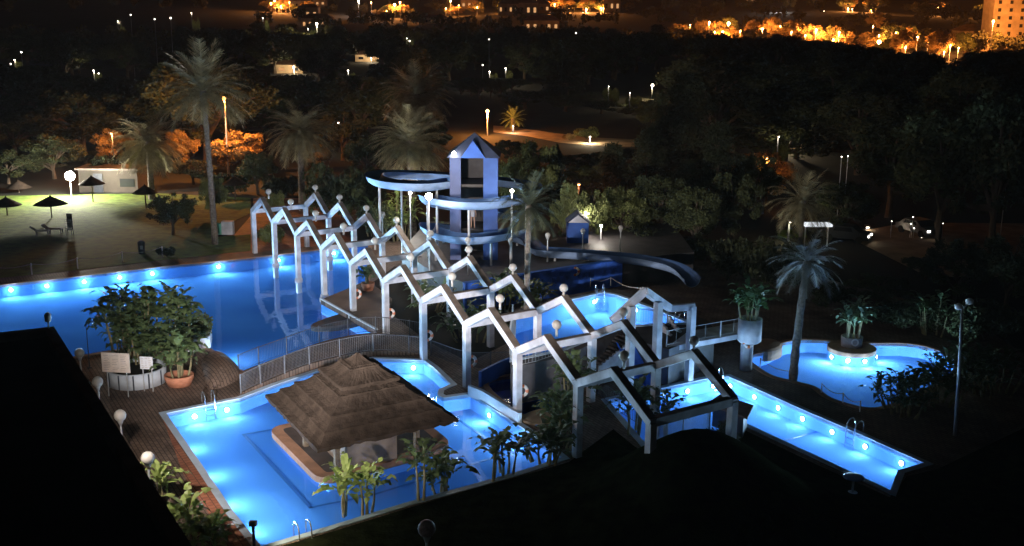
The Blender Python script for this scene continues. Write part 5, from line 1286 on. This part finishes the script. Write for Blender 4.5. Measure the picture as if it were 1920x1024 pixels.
# the mass of unlit distant trees between the lamps: one object
rs = np.random.RandomState(9); VV = []; FF = []; o_ = 0
for i in range(560):
    Yg = rs.uniform(560, 1500) if i < 340 else rs.uniform(440, 570); x = rs.uniform(-100, 1990) if (Yg > 900 or i >= 340) else rs.uniform(480, 1990); p = D(x, 20, Yg); zg = hz(p.x, Yg); h = rs.uniform(6, 12)
    if i >= 340:
        gp = 15+CAMH/Yg*F; h = min(h, (gp-top_limit(x))*Yg/F)
        for lx, ly, LY in KEEP:
            if abs(x-lx) < 35 and Yg < LY and gp > ly: h = min(h, (gp-ly-5)*Yg/F)
        if h < 2.5: continue
    r_ = rs.uniform(5, 9); n_ = 420
    d = rs.normal(size=(n_, 3)); d /= np.linalg.norm(d, axis=1)[:, None]; d *= rs.uniform(.55, 1.05, n_)[:, None]*(.8+.3*np.sin(d[:, :1]*5+i))
    V_, F_ = leaf_quads(rs, d*[r_, r_, h*.45]+[p.x, Yg, zg+h*.55], 1.5, .7); VV.append(V_); FF.append(F_+o_); o_ += len(V_)
me = mesh_np('far_wood', np.concatenate(VV), np.concatenate(FF), mat('far_foliage', (.08, .075, .03), .9, .5, .1)); o = bpy.data.objects.new('far_wood', me); COL.objects.link(o)
tag(o, 'mass of trees between the town lamps on the hillside', 'woodland', kind='stuff')

# cars and lights in the car park on the right
def car(px, py, rz, label, m, lit):
    p = U(px, py); o = thing('parked_car', label, 'car', (0, 0, 0))
    b = MB(); pr = [(-2.1, .35), (-2.1, .85), (-1.6, .95), (-.9, 1.45), (.7, 1.45), (1.35, .98), (2.05, .85), (2.15, .35)]; n_ = len(pr)
    b.v = [(x, s_, z) for s_ in (-.85, .85) for x, z in pr]; b.f = [tuple(range(n_)), tuple(range(2*n_-1, n_-1, -1))] + [(i, n_+i, n_+(i+1) % n_, (i+1) % n_) for i in range(n_)]; b.build('body', m, o)
    b = MB(); 
    for s_ in (-.87, .87): b.add([(-.95, s_, 1.0), (.75, s_, 1.0), (.6, s_, 1.35), (-.8, s_, 1.35)], [(0, 1, 2, 3)])
    b.build('windows', M_glassd, o)
    for x in (-1.3, 1.35):
        for y in (-.8, .8): b = MB(); b.tube([(x, y-.1, .33), (x, y+.1, .33)], .33, 14); b.build('wheel', M_tyre, o)
    for y in (-.6, .6): b = MB(); b.box((2.12, y, .68), (.1, .3, .16)); b.build('headlight', E_head if lit else M_glassd, o)
    o.location = (p.x, p.y, .03); o.rotation_euler.z = rz
car(1585, 452, -.5, 'dark car with its headlights on at the edge of the car park', M_car, True)
car(1560, 440, .3, 'dark car parked left of the one with its lights on', M_car, False)
car(1720, 440, -1.2, 'pale car half hidden by trees in the car park', M_carw, True)
cn = D(1532, 421, 96); o = thing('lit_canopy', 'bright white lit canopy beside the parked cars', 'canopy', (cn.x, cn.y, 0)); b = MB(); b.box(cn, (2.4, 1.2, .2)); b.build('canopy_top', E_sign, o)
for s_ in (-1.0, 1.0): b = MB(); b.tube([(cn.x+s_, cn.y, 0), (cn.x+s_, cn.y, cn.z-.12)], .06, 6); b.build('leg', M_pole, o)
filled('lit_lawn_patch', UL([(1458, 432), (1512, 430), (1512, 446), (1458, 448)]), [], .04, M_lawn)
street_lamp(1625, 425, 104, 170, 'low lamp at the right end of the parked cars', r=.12, e=E_farw, col=(1, .75, .55))
street_lamp(1480, 415, 98, 160, 'small lamp over the lit lawn patch behind the grey palm', r=.06, e=E_farw, col=(1, .9, .5))
for i, (x, y) in enumerate(((1578, 294), (1590, 293), (1712, 407), (1708, 420), (1714, 428), (1755, 418), (1768, 419), (1728, 446), (1672, 415), (1865, 469), (1890, 310), (1682, 255), (1705, 256), (1080, 62), (917, 74), (768, 77), (905, 122), (1148, 165), (20, 120), (40, 98), (185, 138), (245, 28), (290, 36), (320, 34))):
    Yg = 100 if y > 280 and x > 1400 else 330; p = D(x, y, Yg); zz = 0
    o = thing('small_lamp', 'tiny white light glinting among the dark trees', 'lamp', (p.x, p.y, 0), 'tiny white lights glinting among the dark trees')
    b = MB(); b.ball(p, .05 if Yg < 200 else .22, 8, 6); b.build('bulb', emat('glint%d' % i, (1, .88, .75), rg.uniform(3, 14)), o, True); b = MB(); b.tube([(p.x, p.y, 0), (p.x, p.y, p.z)], .03, 5); b.build('pole', M_pole, o)
print('objects', len(bpy.data.objects))

hzb = MB(); hzb.box((0, 900, 59), (7600, 2600, 122)); hm = bpy.data.materials.new('night_air'); hm.use_nodes = True; n = hm.node_tree; n.nodes.remove(n.nodes['Principled BSDF'])
pv = n.nodes.new('ShaderNodeVolumePrincipled'); pv.inputs['Density'].default_value = .00005; pv.inputs['Color'].default_value = (.95, .9, .85, 1); pv.inputs['Anisotropy'].default_value = .3
n.links.new(pv.outputs[0], n.nodes['Material Output'].inputs['Volume']); ho = hzb.build('haze', hm); ho['kind'] = 'stuff'
sc.cycles.volume_bounces = 0
